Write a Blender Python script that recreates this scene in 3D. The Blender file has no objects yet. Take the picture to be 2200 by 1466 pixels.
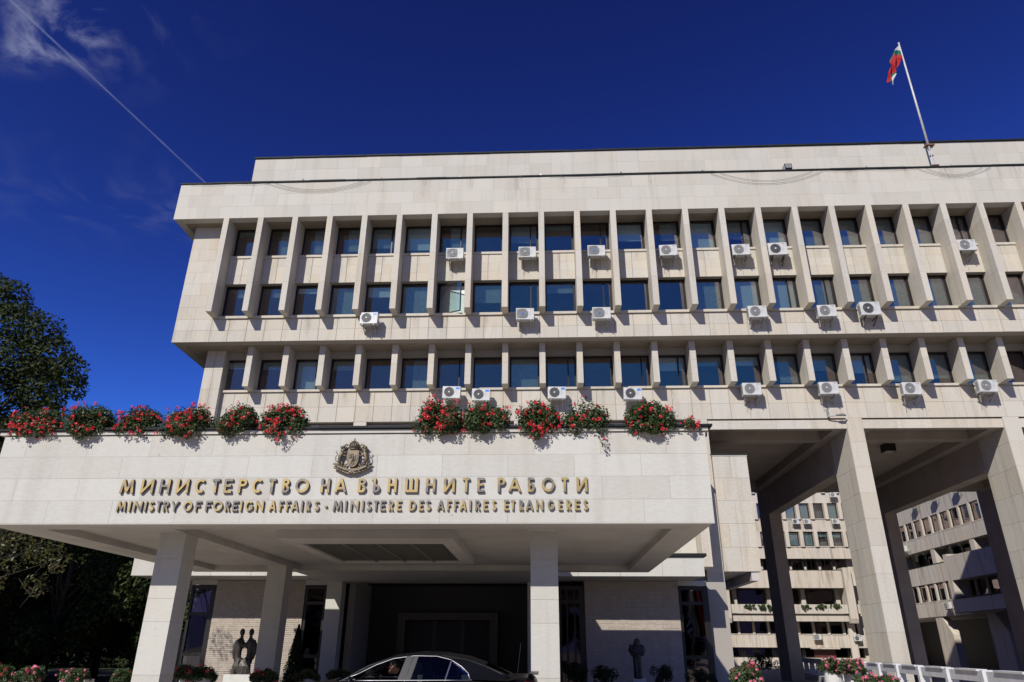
import bpy, bmesh, math, random
import numpy as np
from mathutils import Vector, Matrix, Euler
R = math.radians
random.seed(7); rng = np.random.default_rng(7)
S = bpy.context.scene
COL = S.collection
ZO = 1.5      # every height below is written from eye level (1.5 m above the ground)

# ------------------------------------------------------------------ camera
cam_d = bpy.data.cameras.new('camera'); cam = bpy.data.objects.new('camera', cam_d); COL.objects.link(cam)
cam_d.lens = 24.704; cam_d.sensor_width = 36; cam_d.clip_start = .1; cam_d.clip_end = 60000
rt = Vector((0.99900479, 0.04426359, 0.00549262)); up = Vector((0.01280656, -0.40261323, 0.9152806)); fw = Vector((-0.042725, 0.91429936, 0.40277941))
cam.matrix_world = Matrix(((rt.x, up.x, -fw.x, 0), (rt.y, up.y, -fw.y, 0), (rt.z, up.z, -fw.z, ZO), (0, 0, 0, 1)))
S.camera = cam
# ------------------------------------------------------------------ light
SUN = Vector((.42, .82, -.67)).normalized()      # the way the light travels
ELEV = math.asin(-SUN.z)
w = bpy.data.worlds.new('World'); S.world = w; w.use_nodes = True
nt = w.node_tree; nt.nodes.clear()
sky = nt.nodes.new('ShaderNodeTexSky'); sky.sky_type = 'NISHITA'; sky.sun_disc = False
sky.sun_elevation = ELEV; sky.sun_rotation = math.atan2(-SUN.x, -SUN.y)
sky.air_density = 1.0; sky.dust_density = 0.15; sky.ozone_density = 3.0; sky.altitude = 600
# a polarised, contrasty sky: each channel is raised to a power and capped near the horizon glow
bg = nt.nodes.new('ShaderNodeBackground'); bg.inputs[1].default_value = .1
wo = nt.nodes.new('ShaderNodeOutputWorld'); sp = nt.nodes.new('ShaderNodeSeparateColor'); cmb = nt.nodes.new('ShaderNodeCombineColor')
nt.links.new(sky.outputs[0], sp.inputs[0])
for i, (t_, g_, k_, c_) in enumerate(((.40 * .085, 1.72, 57, 2.1), (.42 * .085, 2.25, 275, 2.3), (.92 * .085, 2.1, 57, 6.2))):
    a_ = nt.nodes.new('ShaderNodeMath'); a_.operation = 'MULTIPLY'; a_.inputs[1].default_value = t_; nt.links.new(sp.outputs[i], a_.inputs[0])
    p_ = nt.nodes.new('ShaderNodeMath'); p_.operation = 'POWER'; p_.inputs[1].default_value = g_; nt.links.new(a_.outputs[0], p_.inputs[0])
    q_ = nt.nodes.new('ShaderNodeMath'); q_.operation = 'MULTIPLY'; q_.inputs[1].default_value = k_; nt.links.new(p_.outputs[0], q_.inputs[0])
    r_ = nt.nodes.new('ShaderNodeMath'); r_.operation = 'MINIMUM'; r_.inputs[1].default_value = c_; nt.links.new(q_.outputs[0], r_.inputs[0]); nt.links.new(r_.outputs[0], cmb.inputs[i])
nt.links.new(cmb.outputs[0], bg.inputs[0]); nt.links.new(bg.outputs[0], wo.inputs[0])
sd = bpy.data.lights.new('sun', 'SUN'); sd.energy = 5.0; sd.angle = R(.53); sd.color = (1, .962, .892)
so = bpy.data.objects.new('sun', sd); COL.objects.link(so); so.rotation_euler = SUN.to_track_quat('-Z', 'Y').to_euler(); so.location = (-30, -60, 60)
vs = S.view_settings; vs.view_transform = 'Standard'; vs.look = 'None'; vs.gamma = 1; vs.use_curve_mapping = False; vs.exposure = 0
S.cycles.max_bounces = 7; S.cycles.transparent_max_bounces = 12; S.cycles.caustics_reflective = False; S.cycles.caustics_refractive = False
S.cycles.sample_clamp_indirect = 4

# ------------------------------------------------------------------ materials
def mat(name):
    m = bpy.data.materials.new(name); m.use_nodes = True
    n = m.node_tree.nodes; b = n['Principled BSDF']
    return m, n, m.node_tree.links, b
def simple(name, col, rough=.6, metal=0, spec=.5, noise=0, nscale=3, bump=0, bscale=40, coat=0):
    m, n, l, b = mat(name)
    b.inputs['Base Color'].default_value = (*col, 1); b.inputs['Roughness'].default_value = rough
    b.inputs['Metallic'].default_value = metal; b.inputs['Specular IOR Level'].default_value = spec
    b.inputs['Coat Weight'].default_value = coat
    if noise or bump: tc = n.new('ShaderNodeTexCoord')
    if noise:
        t = n.new('ShaderNodeTexNoise'); t.inputs['Scale'].default_value = nscale; t.inputs['Detail'].default_value = 6
        l.new(tc.outputs['Object'], t.inputs['Vector'])
        r = n.new('ShaderNodeMapRange'); r.inputs[1].default_value = .3; r.inputs[2].default_value = .7
        r.inputs[3].default_value = 1 - noise; r.inputs[4].default_value = 1 + noise
        l.new(t.outputs[0], r.inputs[0])
        x = n.new('ShaderNodeMix'); x.data_type = 'RGBA'; x.blend_type = 'MULTIPLY'; x.inputs[0].default_value = 1
        x.inputs[6].default_value = (*col, 1); l.new(r.outputs[0], x.inputs[7]); l.new(x.outputs[2], b.inputs['Base Color'])
    if bump:
        t2 = n.new('ShaderNodeTexNoise'); t2.inputs['Scale'].default_value = bscale; t2.inputs['Detail'].default_value = 4
        l.new(tc.outputs['Object'], t2.inputs['Vector'])
        bp = n.new('ShaderNodeBump'); bp.inputs['Strength'].default_value = bump; bp.inputs['Distance'].default_value = .01
        l.new(t2.outputs[0], bp.inputs['Height']); l.new(bp.outputs[0], b.inputs['Normal'])
    return m
def stone(name, cool, warm, vein=.10, stain=.12):
    m, n, l, b = mat(name); b.inputs['Roughness'].default_value = .72; b.inputs['Specular IOR Level'].default_value = .25
    geo = n.new('ShaderNodeNewGeometry'); oi = n.new('ShaderNodeObjectInfo')
    ad = n.new('ShaderNodeMath'); ad.operation = 'ADD'; l.new(geo.outputs['Random Per Island'], ad.inputs[0]); l.new(oi.outputs['Random'], ad.inputs[1])
    fr = n.new('ShaderNodeMath'); fr.operation = 'FRACT'; l.new(ad.outputs[0], fr.inputs[0])
    pos = geo.outputs['Position']
    mp = n.new('ShaderNodeMapping'); mp.inputs['Scale'].default_value = (.8, .8, 2.6); l.new(pos, mp.inputs['Vector'])
    off = n.new('ShaderNodeVectorMath'); off.operation = 'ADD'; l.new(mp.outputs[0], off.inputs[0])
    cx = n.new('ShaderNodeCombineXYZ'); ml = n.new('ShaderNodeMath'); ml.operation = 'MULTIPLY'; ml.inputs[1].default_value = 57; l.new(fr.outputs[0], ml.inputs[0])
    l.new(ml.outputs[0], cx.inputs[0]); l.new(ml.outputs[0], cx.inputs[2]); l.new(cx.outputs[0], off.inputs[1])
    nz = n.new('ShaderNodeTexNoise'); nz.inputs['Scale'].default_value = 1.6; nz.inputs['Detail'].default_value = 7; nz.inputs['Roughness'].default_value = .62; nz.inputs['Distortion'].default_value = .6
    l.new(off.outputs[0], nz.inputs['Vector'])
    f1 = n.new('ShaderNodeMapRange'); f1.inputs[1].default_value = .35; f1.inputs[2].default_value = .7; l.new(nz.outputs[0], f1.inputs[0])
    pw = n.new('ShaderNodeMath'); pw.operation = 'POWER'; pw.inputs[1].default_value = 1.6; l.new(fr.outputs[0], pw.inputs[0])
    mx = n.new('ShaderNodeMath'); mx.operation = 'MULTIPLY_ADD'; mx.inputs[1].default_value = .36; l.new(pw.outputs[0], mx.inputs[0])
    h2 = n.new('ShaderNodeMath'); h2.operation = 'MULTIPLY'; h2.inputs[1].default_value = .38; l.new(f1.outputs[0], h2.inputs[0]); l.new(h2.outputs[0], mx.inputs[2])
    c = n.new('ShaderNodeMix'); c.data_type = 'RGBA'; c.inputs[6].default_value = (*cool, 1); c.inputs[7].default_value = (*warm, 1); l.new(mx.outputs[0], c.inputs[0])
    # value wander: fine veins, broad weathering, rain streaks
    st = n.new('ShaderNodeTexNoise'); st.inputs['Scale'].default_value = 1; st.inputs['Detail'].default_value = 5
    mp2 = n.new('ShaderNodeMapping'); mp2.inputs['Scale'].default_value = (3.2, 3.2, .28); l.new(pos, mp2.inputs['Vector']); l.new(mp2.outputs[0], st.inputs['Vector'])
    r2 = n.new('ShaderNodeMapRange'); r2.inputs[1].default_value = .52; r2.inputs[2].default_value = .75; r2.inputs[3].default_value = 1; r2.inputs[4].default_value = 1 - stain; l.new(st.outputs[0], r2.inputs[0])
    fn = n.new('ShaderNodeTexNoise'); fn.inputs['Scale'].default_value = 9; fn.inputs['Detail'].default_value = 8; fn.inputs['Roughness'].default_value = .7; l.new(off.outputs[0], fn.inputs['Vector'])
    r3 = n.new('ShaderNodeMapRange'); r3.inputs[1].default_value = .3; r3.inputs[2].default_value = .7; r3.inputs[3].default_value = 1 - vein; r3.inputs[4].default_value = 1 + vein * .4; l.new(fn.outputs[0], r3.inputs[0])
    rv = n.new('ShaderNodeMapRange'); rv.inputs[3].default_value = .955; rv.inputs[4].default_value = 1.03; 
    fr2 = n.new('ShaderNodeMath'); fr2.operation = 'MULTIPLY'; fr2.inputs[1].default_value = 7.31; l.new(fr.outputs[0], fr2.inputs[0]); fr3 = n.new('ShaderNodeMath'); fr3.operation = 'FRACT'; l.new(fr2.outputs[0], fr3.inputs[0]); l.new(fr3.outputs[0], rv.inputs[0])
    m1 = n.new('ShaderNodeMath'); m1.operation = 'MULTIPLY'; l.new(r2.outputs[0], m1.inputs[0]); l.new(r3.outputs[0], m1.inputs[1])
    m2 = n.new('ShaderNodeMath'); m2.operation = 'MULTIPLY'; l.new(m1.outputs[0], m2.inputs[0]); l.new(rv.outputs[0], m2.inputs[1])
    x = n.new('ShaderNodeMix'); x.data_type = 'RGBA'; x.blend_type = 'MULTIPLY'; x.inputs[0].default_value = 1; l.new(c.outputs[2], x.inputs[6])
    tn = n.new('ShaderNodeMix'); tn.data_type = 'RGBA'; tn.inputs[6].default_value = (.84, .76, .66, 1); tn.inputs[7].default_value = (1, 1, 1, 1); tr = n.new('ShaderNodeMapRange'); tr.inputs[1].default_value = .55; tr.inputs[2].default_value = 1.0; l.new(m2.outputs[0], tr.inputs[0]); l.new(tr.outputs[0], tn.inputs[0])
    tm = n.new('ShaderNodeMix'); tm.data_type = 'RGBA'; tm.blend_type = 'MULTIPLY'; tm.inputs[0].default_value = 1; l.new(m2.outputs[0], tm.inputs[6]); l.new(tn.outputs[2], tm.inputs[7]); l.new(tm.outputs[2], x.inputs[7])
    # small dark pits
    vo = n.new('ShaderNodeTexVoronoi'); vo.inputs['Scale'].default_value = 2.3; vo.inputs['Randomness'].default_value = 1; l.new(pos, vo.inputs['Vector'])
    rp = n.new('ShaderNodeMapRange'); rp.inputs[1].default_value = .02; rp.inputs[2].default_value = .05; rp.inputs[3].default_value = .62; rp.inputs[4].default_value = 1; l.new(vo.outputs['Distance'], rp.inputs[0])
    y = n.new('ShaderNodeMix'); y.data_type = 'RGBA'; y.blend_type = 'MULTIPLY'; y.inputs[0].default_value = 1; l.new(x.outputs[2], y.inputs[6]); l.new(rp.outputs[0], y.inputs[7])
    l.new(y.outputs[2], b.inputs['Base Color'])
    bp = n.new('ShaderNodeBump'); bp.inputs['Strength'].default_value = .25; bp.inputs['Distance'].default_value = .01; l.new(fn.outputs[0], bp.inputs['Height']); l.new(bp.outputs[0], b.inputs['Normal'])
    return m
M = {}
M['stone'] = stone('limestone', (.495, .475, .422), (.545, .46, .345), .10, .13)
M['stone_white'] = stone('pale limestone', (.505, .495, .452), (.51, .48, .415), .06, .07)
M['stone_old'] = stone('weathered limestone', (.50, .465, .42), (.53, .44, .33), .12, .3)
M['joint'] = simple('joint mortar', (.33, .30, .26), .9)
M['joint_pale'] = simple('pale joint', (.49, .465, .42), .9)
M['plaster'] = simple('soffit plaster', (.46, .43, .40), .85, noise=.10, nscale=1.1, bump=.2, bscale=60)
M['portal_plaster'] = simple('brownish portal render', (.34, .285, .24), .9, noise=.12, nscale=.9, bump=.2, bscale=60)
M['soffit'] = simple('stained shade-darkened soffit render', (.25, .212, .165), .9, noise=.2, nscale=.7, bump=.2, bscale=60)  # brownish stained render, darkened further so the shade sits in its colour
M['coping'] = simple('dark tin coping', (.012, .015, .014), .7, 0, .25, noise=.3, nscale=2)
M['stone_fascia'] = stone('smooth fascia limestone', (.49, .470, .418), (.51, .46, .378), .05, .07)
M['brick'] = stone('cream split brick', (.42, .37, .32), (.45, .38, .30), .12, .06)
M['frame'] = simple('brown anodised frame', (.016, .013, .011), .4, .3)
M['black'] = simple('dark interior', (.02, .02, .02), .9)
M['room'] = simple('office interior', (.10, .095, .085), .9)
M['blind'] = simple('pale blind', (.84, .87, .83), .8, noise=.05, nscale=6)
M['blind_grey'] = simple('grey curtain', (.38, .42, .38), .85, noise=.2, nscale=12)
M['white'] = simple('white enamel', (.48, .475, .455), .45, noise=.14, nscale=5)
M['grey_metal'] = simple('grey galvanised metal', (.32, .32, .32), .45, .6)
M['fan_dark'] = simple('dark fan grille', (.035, .035, .038), .5)
M['fan_grey'] = simple('grey fan grille', (.20, .20, .20), .5)
M['blue'] = simple('blue label', (.02, .19, .62), .4)
M['rail'] = simple('white painted concrete', (.52, .52, .53), .7, noise=.10, nscale=3)
M['asphalt'] = simple('asphalt', (.055, .055, .057), .9, noise=.25, nscale=2, bump=.5, bscale=120)
M['paving'] = simple('stone paving', (.30, .29, .275), .85, noise=.12, nscale=.8, bump=.3, bscale=50)
M['soil'] = simple('lawn and leaf litter', (.035, .042, .018), .95, noise=.5, nscale=1.2)
M['bark'] = simple('bark', (.05, .04, .03), .9, noise=.4, nscale=8, bump=1, bscale=20)
M['twig'] = simple('grey twig', (.07, .06, .05), .9)
M['brown_stone'] = simple('brown marble door surround', (.06, .045, .03), .5, noise=.25, nscale=3)
M['pot'] = simple('white planter', (.55, .54, .51), .6, noise=.08, nscale=5)
def leaf(name, c1, c2, trans=.35, rough=.45, spec=.4):
    m, n, l, b = mat(name); geo = n.new('ShaderNodeNewGeometry')
    c = n.new('ShaderNodeMix'); c.data_type = 'RGBA'; c.inputs[6].default_value = (*c1, 1); c.inputs[7].default_value = (*c2, 1); l.new(geo.outputs['Random Per Island'], c.inputs[0])
    l.new(c.outputs[2], b.inputs['Base Color']); b.inputs['Roughness'].default_value = rough; b.inputs['Specular IOR Level'].default_value = spec
    t = n.new('ShaderNodeBsdfTranslucent'); l.new(c.outputs[2], t.inputs[0]); ms = n.new('ShaderNodeMixShader'); ms.inputs[0].default_value = trans
    l.new(b.outputs[0], ms.inputs[1]); l.new(t.outputs[0], ms.inputs[2]); l.new(ms.outputs[0], n['Material Output'].inputs[0])
    return m
M['leaf'] = leaf('broad leaf', (.016, .027, .007), (.055, .072, .02), .3, .6, .2)
M['leaf_y'] = leaf('autumn leaf', (.10, .09, .02), (.05, .06, .018))
M['leaf_dark'] = leaf('thuja', (.010, .018, .008), (.022, .034, .014), .15, .6, .2)
M['ger_leaf'] = leaf('geranium leaf', (.036, .064, .018), (.075, .11, .036))
M['petal_red'] = leaf('red petal', (.78, .022, .035), (.85, .07, .09), .35, .5)
M['petal_pink'] = leaf('pink petal', (.70, .09, .18), (.75, .22, .32), .3, .5)
def glass(name, tint, fac, dark, mult=.7):
    m = bpy.data.materials.new(name); m.use_nodes = True; n = m.node_tree.nodes; l = m.node_tree.links; n.clear()
    o = n.new('ShaderNodeOutputMaterial'); g = n.new('ShaderNodeBsdfGlossy'); g.inputs['Roughness'].default_value = .015; g.inputs['Color'].default_value = (.95, .76, .78, 1)
    t = n.new('ShaderNodeBsdfTransparent'); t.inputs[0].default_value = (*tint, 1)
    d = n.new('ShaderNodeBsdfDiffuse'); d.inputs[0].default_value = (*dark, 1)
    fr = n.new('ShaderNodeFresnel'); fr.inputs[0].default_value = 1.5
    mr = n.new('ShaderNodeMath'); mr.operation = 'MULTIPLY_ADD'; mr.inputs[1].default_value = mult; mr.inputs[2].default_value = fac; mr.use_clamp = True
    l.new(fr.outputs[0], mr.inputs[0])
    # panes are never quite flat
    tc = n.new('ShaderNodeNewGeometry'); nz = n.new('ShaderNodeTexNoise'); nz.inputs['Scale'].default_value = .9; nz.inputs['Detail'].default_value = 1; l.new(tc.outputs['Position'], nz.inputs['Vector'])
    bp = n.new('ShaderNodeBump'); bp.inputs['Strength'].default_value = .25; bp.inputs['Distance'].default_value = .02; l.new(nz.outputs[0], bp.inputs['Height']); l.new(bp.outputs[0], g.inputs['Normal'])
    m0 = n.new('ShaderNodeMixShader'); m0.inputs[0].default_value = .02; l.new(t.outputs[0], m0.inputs[1]); l.new(d.outputs[0], m0.inputs[2])
    mx = n.new('ShaderNodeMixShader'); l.new(mr.outputs[0], mx.inputs[0]); l.new(m0.outputs[0], mx.inputs[1]); l.new(g.outputs[0], mx.inputs[2]); l.new(mx.outputs[0], o.inputs[0])
    return m
M['glass'] = glass('office glass', (.86, .95, .945), .10, (.03, .04, .05))
M['glass_dark'] = glass('dark entrance glass', (.25, .28, .28), .012, (.01, .01, .012), .45)
M['glass_front'] = glass('clear front glass', (.3, .34, .34), .05, (.01, .01, .012), 1.0)
M['glass_car'] = glass('car glass', (.50, .56, .58), .0, (.01, .012, .014), .5)

# ------------------------------------------------------------------ mesh helpers
ORG = {}
def wl(o): return ORG.get(o.name, Vector((0, 0, 0)))
def tag(o, label=None, cat=None, group=None, kind=None):
    if label: o['label'] = label
    if cat: o['category'] = cat
    if group: o['group'] = group
    if kind: o['kind'] = kind
    return o
def empty(name, loc, label, cat, group=None, rz=0):
    o = bpy.data.objects.new(name, None); COL.objects.link(o); o.empty_display_size = .2
    o.location = (loc[0], loc[1], loc[2] + ZO); o.rotation_euler.z = rz; ORG[o.name] = Vector(o.location)
    return tag(o, label, cat, group)
class MB:
    def __init__(s): s.v = []; s.f = []; s.m = []; s.cur = 0
    def add(s, vs, fs):
        b = len(s.v); s.v += [tuple(p) for p in vs]
        for f in fs: s.f.append([b + i for i in f]); s.m.append(s.cur)
        return s
    def box(s, x0, x1, y0, y1, z0, z1):
        return s.add([(x0, y0, z0), (x1, y0, z0), (x1, y1, z0), (x0, y1, z0), (x0, y0, z1), (x1, y0, z1), (x1, y1, z1), (x0, y1, z1)],
                     [(3, 2, 1, 0), (4, 5, 6, 7), (0, 1, 5, 4), (1, 2, 6, 5), (2, 3, 7, 6), (3, 0, 4, 7)])
    def prism(s, pts, y0, y1, ax='y'):      # closed outline in the x-z plane pushed along y (or other axis)
        n = len(pts)
        def P(a, b, c): return (a, c, b) if ax == 'y' else ((c, a, b) if ax == 'x' else (a, b, c))
        v = [P(a, b, y0) for a, b in pts] + [P(a, b, y1) for a, b in pts]
        return s.add(v, [tuple(range(n)), tuple(range(2 * n - 1, n - 1, -1))] + [(i, i + n, (i + 1) % n + n, (i + 1) % n) for i in range(n)])
    def tube(s, pts, r, n=8, cap=True):
        pts = [Vector(p) for p in pts]; rr = r if hasattr(r, '__len__') else [r] * len(pts); b = len(s.v); vs = []
        prev = None
        for i, p in enumerate(pts):
            d = (pts[min(i + 1, len(pts) - 1)] - pts[max(i - 1, 0)]).normalized()
            a = prev if prev is not None else (Vector((0, 0, 1)) if abs(d.z) < .9 else Vector((1, 0, 0)))
            u = (a - d * a.dot(d)).normalized(); prev = u; v = d.cross(u)
            for k in range(n):
                t = 2 * math.pi * k / n; vs.append(p + (u * math.cos(t) + v * math.sin(t)) * rr[i])
        fs = [(i * n + k, i * n + (k + 1) % n, (i + 1) * n + (k + 1) % n, (i + 1) * n + k) for i in range(len(pts) - 1) for k in range(n)]
        if cap: fs += [tuple(range(n))[::-1], tuple((len(pts) - 1) * n + k for k in range(n))]
        return s.add(vs, fs)
    def disc(s, c, r, y0, y1, n=20):        # short cylinder along y
        return s.prism([(c[0] + r * math.cos(2 * math.pi * k / n), c[1] + r * math.sin(2 * math.pi * k / n)) for k in range(n)], y0, y1)
    def ball(s, c, r, n=10, m=7):
        r = r if hasattr(r, '__len__') else (r, r, r); vs = [(c[0], c[1], c[2] + r[2])]
        for i in range(1, m):
            for k in range(n):
                a = math.pi * i / m; t = 2 * math.pi * k / n
                vs.append((c[0] + r[0] * math.sin(a) * math.cos(t), c[1] + r[1] * math.sin(a) * math.sin(t), c[2] + r[2] * math.cos(a)))
        vs.append((c[0], c[1], c[2] - r[2])); L = len(vs) - 1
        fs = [(0, 1 + k, 1 + (k + 1) % n) for k in range(n)]
        fs += [(1 + i * n + k, 1 + (i + 1) * n + k, 1 + (i + 1) * n + (k + 1) % n, 1 + i * n + (k + 1) % n) for i in range(m - 2) for k in range(n)]
        fs += [(L, 1 + (m - 2) * n + (k + 1) % n, 1 + (m - 2) * n + k) for k in range(n)]
        return s.add(vs, fs)
    def mesh(s, name, mats, off=(0, 0, 0), smooth=False):
        me = bpy.data.meshes.new(name)
        me.from_pydata([(a - off[0], b - off[1], c - off[2]) for a, b, c in s.v], [], s.f)
        for m in (mats if isinstance(mats, (list, tuple)) else [mats]): me.materials.append(m)
        if max(s.m, default=0): me.polygons.foreach_set('material_index', s.m)
        bm = bmesh.new(); bm.from_mesh(me); bmesh.ops.recalc_face_normals(bm, faces=bm.faces); bm.to_mesh(me); bm.free()
        if smooth: me.polygons.foreach_set('use_smooth', [True] * len(me.polygons))
        return me
    def build(s, name, mats, parent=None, smooth=False, local=False):
        """world coordinates (z from eye level) unless local"""
        if local: me = s.mesh(name, mats, smooth=smooth)
        else:
            g = wl(parent) if parent else Vector((0, 0, 0)); me = s.mesh(name, mats, (g.x, g.y, g.z - ZO), smooth)
        return link(name, me, parent)
def link(name, me, parent=None, loc=None):
    o = bpy.data.objects.new(name, me); COL.objects.link(o); o.parent = parent
    if loc: o.location = loc
    ORG[o.name] = (wl(parent) if parent else Vector((0, 0, 0))) + o.location
    return o
def bx(name, m, parent, *b):
    return MB().box(*b).build(name, m, parent)
def copy_tree(o, parent=None):
    c = o.copy(); COL.objects.link(c); c.parent = parent
    ORG[c.name] = (wl(parent) if parent else Vector((0, 0, 0))) + c.location
    for ch in o.children: copy_tree(ch, c)
    return c
BOXC = {}
def box_mesh(w_, d, h, m, ch=0):
    k = (round(w_, 3), round(d, 3), round(h, 3), m.name)
    if k not in BOXC: BOXC[k] = MB().box(-w_ / 2, w_ / 2, -d / 2, d / 2, -h / 2, h / 2).mesh('stone_panel', m)
    return BOXC[k]
class Clad:
    """stone panels of one building: the 300 that show largest are parts, the rest one joined part"""
    def __init__(s, owner, m, name='stone_panel', limit=300, t=.03): s.o = owner; s.m = m; s.p = []; s.n = name; s.lim = limit; s.t = t
    def one(s, c, size): s.p.append((c, size))
    def front(s, x0, x1, z0, z1, y, nx, nz, g=.008, gv=None, stag=0, out=-1):   # faces -y
        gv = g if gv is None else gv
        wz = (z1 - z0) / nz
        for j in range(nz):
            pw = (x1 - x0) / nx; xs = [x0 + i * pw for i in range(nx + 1)]
            if stag and j % 2: xs = [x0] + [x0 + (i + stag) * pw for i in range(nx)] + [x1]
            for a, b in zip(xs, xs[1:]):
                if b - a < .1: continue
                e = random.uniform(-.002, .002)
                s.one(((a + b) / 2, y + s.t / 2 + e, z0 + (j + .5) * wz), (b - a - gv, s.t, wz - g))
    def side(s, y0, y1, z0, z1, x, ny, nz, d=1, g=.008, ys=None):          # faces -x (d=1) or +x (d=-1)
        wz = (z1 - z0) / nz
        ys = ys or [y0 + i * (y1 - y0) / ny for i in range(ny + 1)]
        for j in range(nz):
            for a, b in zip(ys, ys[1:]):
                s.one((x + d * (s.t / 2 + random.uniform(-.002, .002)), (a + b) / 2, z0 + (j + .5) * wz), (s.t, b - a - g, wz - g))
    def finish(s):
        def score(q):
            (c, z) = q; v = Vector(c); dz = v.dot(fw)
            px_, py_ = 1100 + 1510 * v.dot(rt) / max(dz, 1), 733 - 1510 * v.dot(up) / max(dz, 1)
            vis = -20 < px_ < 2220 and -20 < py_ < 1486 and dz > 0
            ar = sorted(z)[1] * sorted(z)[2] / max(dz, 1) ** 2
            if z[0] < z[1]: ar *= abs(v.x) / dz      # a side face is seen at a slant
            return ar * (1 if vis else .001)
        s.p.sort(key=score, reverse=True); g = wl(s.o)
        for c, z in s.p[:s.lim]:
            link(s.n, box_mesh(*z, s.m), s.o, (c[0] - g.x, c[1] - g.y, c[2] + ZO - g.z))
        if len(s.p) > s.lim:
            b = MB()
            for c, z in s.p[s.lim:]: b.box(c[0] - z[0] / 2, c[0] + z[0] / 2, c[1] - z[1] / 2, c[1] + z[1] / 2, c[2] - z[2] / 2, c[2] + z[2] / 2)
            tag(b.build(s.n + 's', s.m, s.o), kind='stuff')

# ------------------------------------------------------------------ ground
G0 = -1.5
def flat(name, x0, x1, y0, y1, z, m):
    o = MB().add([(x0, y0, z), (x1, y0, z), (x1, y1, z), (x0, y1, z)], [(0, 1, 2, 3)]).build(name, m); return tag(o, kind='structure')
flat('ground', -3000, 3000, -3000, 3000, G0 - .03, M['paving'])
flat('road', -60, 60, -16, 23.2, G0 - .02, simple('pale concrete forecourt', (.42, .375, .31), .9, noise=.2, nscale=1.5, bump=.4, bscale=90))
flat('lawn', -90, -13.2, 24, 140, G0 - .015, M['soil'])
flat('courtyard_paving', 7.5, 38, 24, 91, G0 - .01, simple('courtyard slabs', (.25, .235, .21), .9, noise=.15, nscale=1.2, bump=.3, bscale=40))

# ------------------------------------------------------------------ main building
main = empty('ministry_building', (0, 31, G0), 'long pale stone office block with deep vertical fins and an open portal bay at right', 'building')
PX0, PIT, FW = -15.90, 1.755, .28; NB = 28; XR = 33.6
fin = lambda k: PX0 + PIT * k
st, jt = M['stone'], M['joint']
# backing walls and slabs
wall = MB()
wall.box(-17.67, XR, 30.026, 30.45, 13.37, 14.56)
wall.box(fin(0) + FW, XR, 30.026, 30.26, 16.47, 17.91)
wall.box(-17.67, fin(0) + FW, 30.026, 30.45, 14.56, 19.8)
wall.box(-17.67, -17.3, 30.45, 44, 13.37, 19.8)
wall.box(-15.49, XR, 31.426, 31.66, 9.78, 11.27)
wall.box(-15.49, XR, 31.40, 31.66, 13.07, 13.37)
wall.box(-16.3, -16.0, 32.1, 44, G0, 13.37)
wall.box(-15.98, 6.8, 31.66, 32.1, G0, 9.7)
wall.box(XR, XR + .3, 30.1, 46.3, G0, 21.8)
wall.box(-17.3, XR, 45.7, 46, 9.75, 21.9)
wall.build('wall', jt, main)
sl = MB()
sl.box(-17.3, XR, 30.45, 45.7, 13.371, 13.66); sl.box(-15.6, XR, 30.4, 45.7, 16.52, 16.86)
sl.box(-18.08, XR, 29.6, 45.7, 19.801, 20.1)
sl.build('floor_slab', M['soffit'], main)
for z_ in (13.67, 16.87, 9.785): bx('carpet', M['room'], main, -15.9, XR, 31.7 if z_ < 10 else 30.47, 34.19, z_, z_ + .02)
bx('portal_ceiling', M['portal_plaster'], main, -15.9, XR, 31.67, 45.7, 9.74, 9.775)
MB().box(-17, XR, 34.2, 34.3, 13.67, 19.7).box(-15.4, XR, 34.2, 34.3, 9.78, 13.3).build('office_partition', M['room'], main)
fb = MB(); fb.box(-18.47, XR, 29.206, 29.6, 19.8, 21.9).box(-18.47, -18.08, 29.6, 44, 19.8, 21.9); fb.build('fascia_wall', M['joint_pale'], main)
bx('flat_roof', M['coping'], main, -18.07, XR, 29.61, 44, 21.5, 21.6)
bx('penthouse_wall', M['joint_pale'], main, -15.84, XR, 31.226, 44, 21.6, 25.05)
def coping(x0, x1, y0, y1, z, h, seg=1.9):
    b = MB(); x = x0
    while x < x1 - .01:
        x2 = min(x1, x + seg * random.uniform(.8, 1.2)); j = random.uniform(-.012, .012)
        b.box(x, x2 - .006, y0 + random.uniform(-.012, .006), y1, z + .0 + j * .3, z + h + j); x = x2
    return b
coping(-18.53, XR, 29.13, 29.75, 21.91, .075).box(-18.53, -17.9, 29.76, 44, 21.91, 21.985).build('coping', M['coping'], main)
coping(-15.92, XR, 31.13, 31.7, 25.06, .085).build('coping', M['coping'], main)
cl = Clad(main, st)
cl2 = Clad(main, M['stone_fascia'], 'fascia_panel')
cl2.front(-18.5, -18.5 + .88 * 2 * 29.5, 19.8, 21.9, 29.18, 45, 3, .004, stag=.5)
cl2.front(-15.86, 33.6, 21.95, 25.05, 31.2, 42, 4, .004)
cl.front(-17.70, fin(0), 13.37, 14.57, 30.0, 2, 2, .008)
cl.front(fin(0), fin(28), 13.37, 14.555, 30.0, 56, 2, .008, .018)
cl.front(-17.70, fin(0) + .0, 14.57, 19.8, 30.0, 2, 8, .006, stag=.5)
for k in range(NB):
    cl.front(fin(k) + FW, fin(k + 1), 16.47, 17.915, 30.0, 2, 3, .004, .02)
cl.front(-15.49, fin(1) - .01, 9.78, 11.28, 31.4, 2, 2, .008, .016)
cl.front(fin(1) - .01, fin(28), 9.78, 11.28, 31.4, 54, 2, .008, .018)
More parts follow.
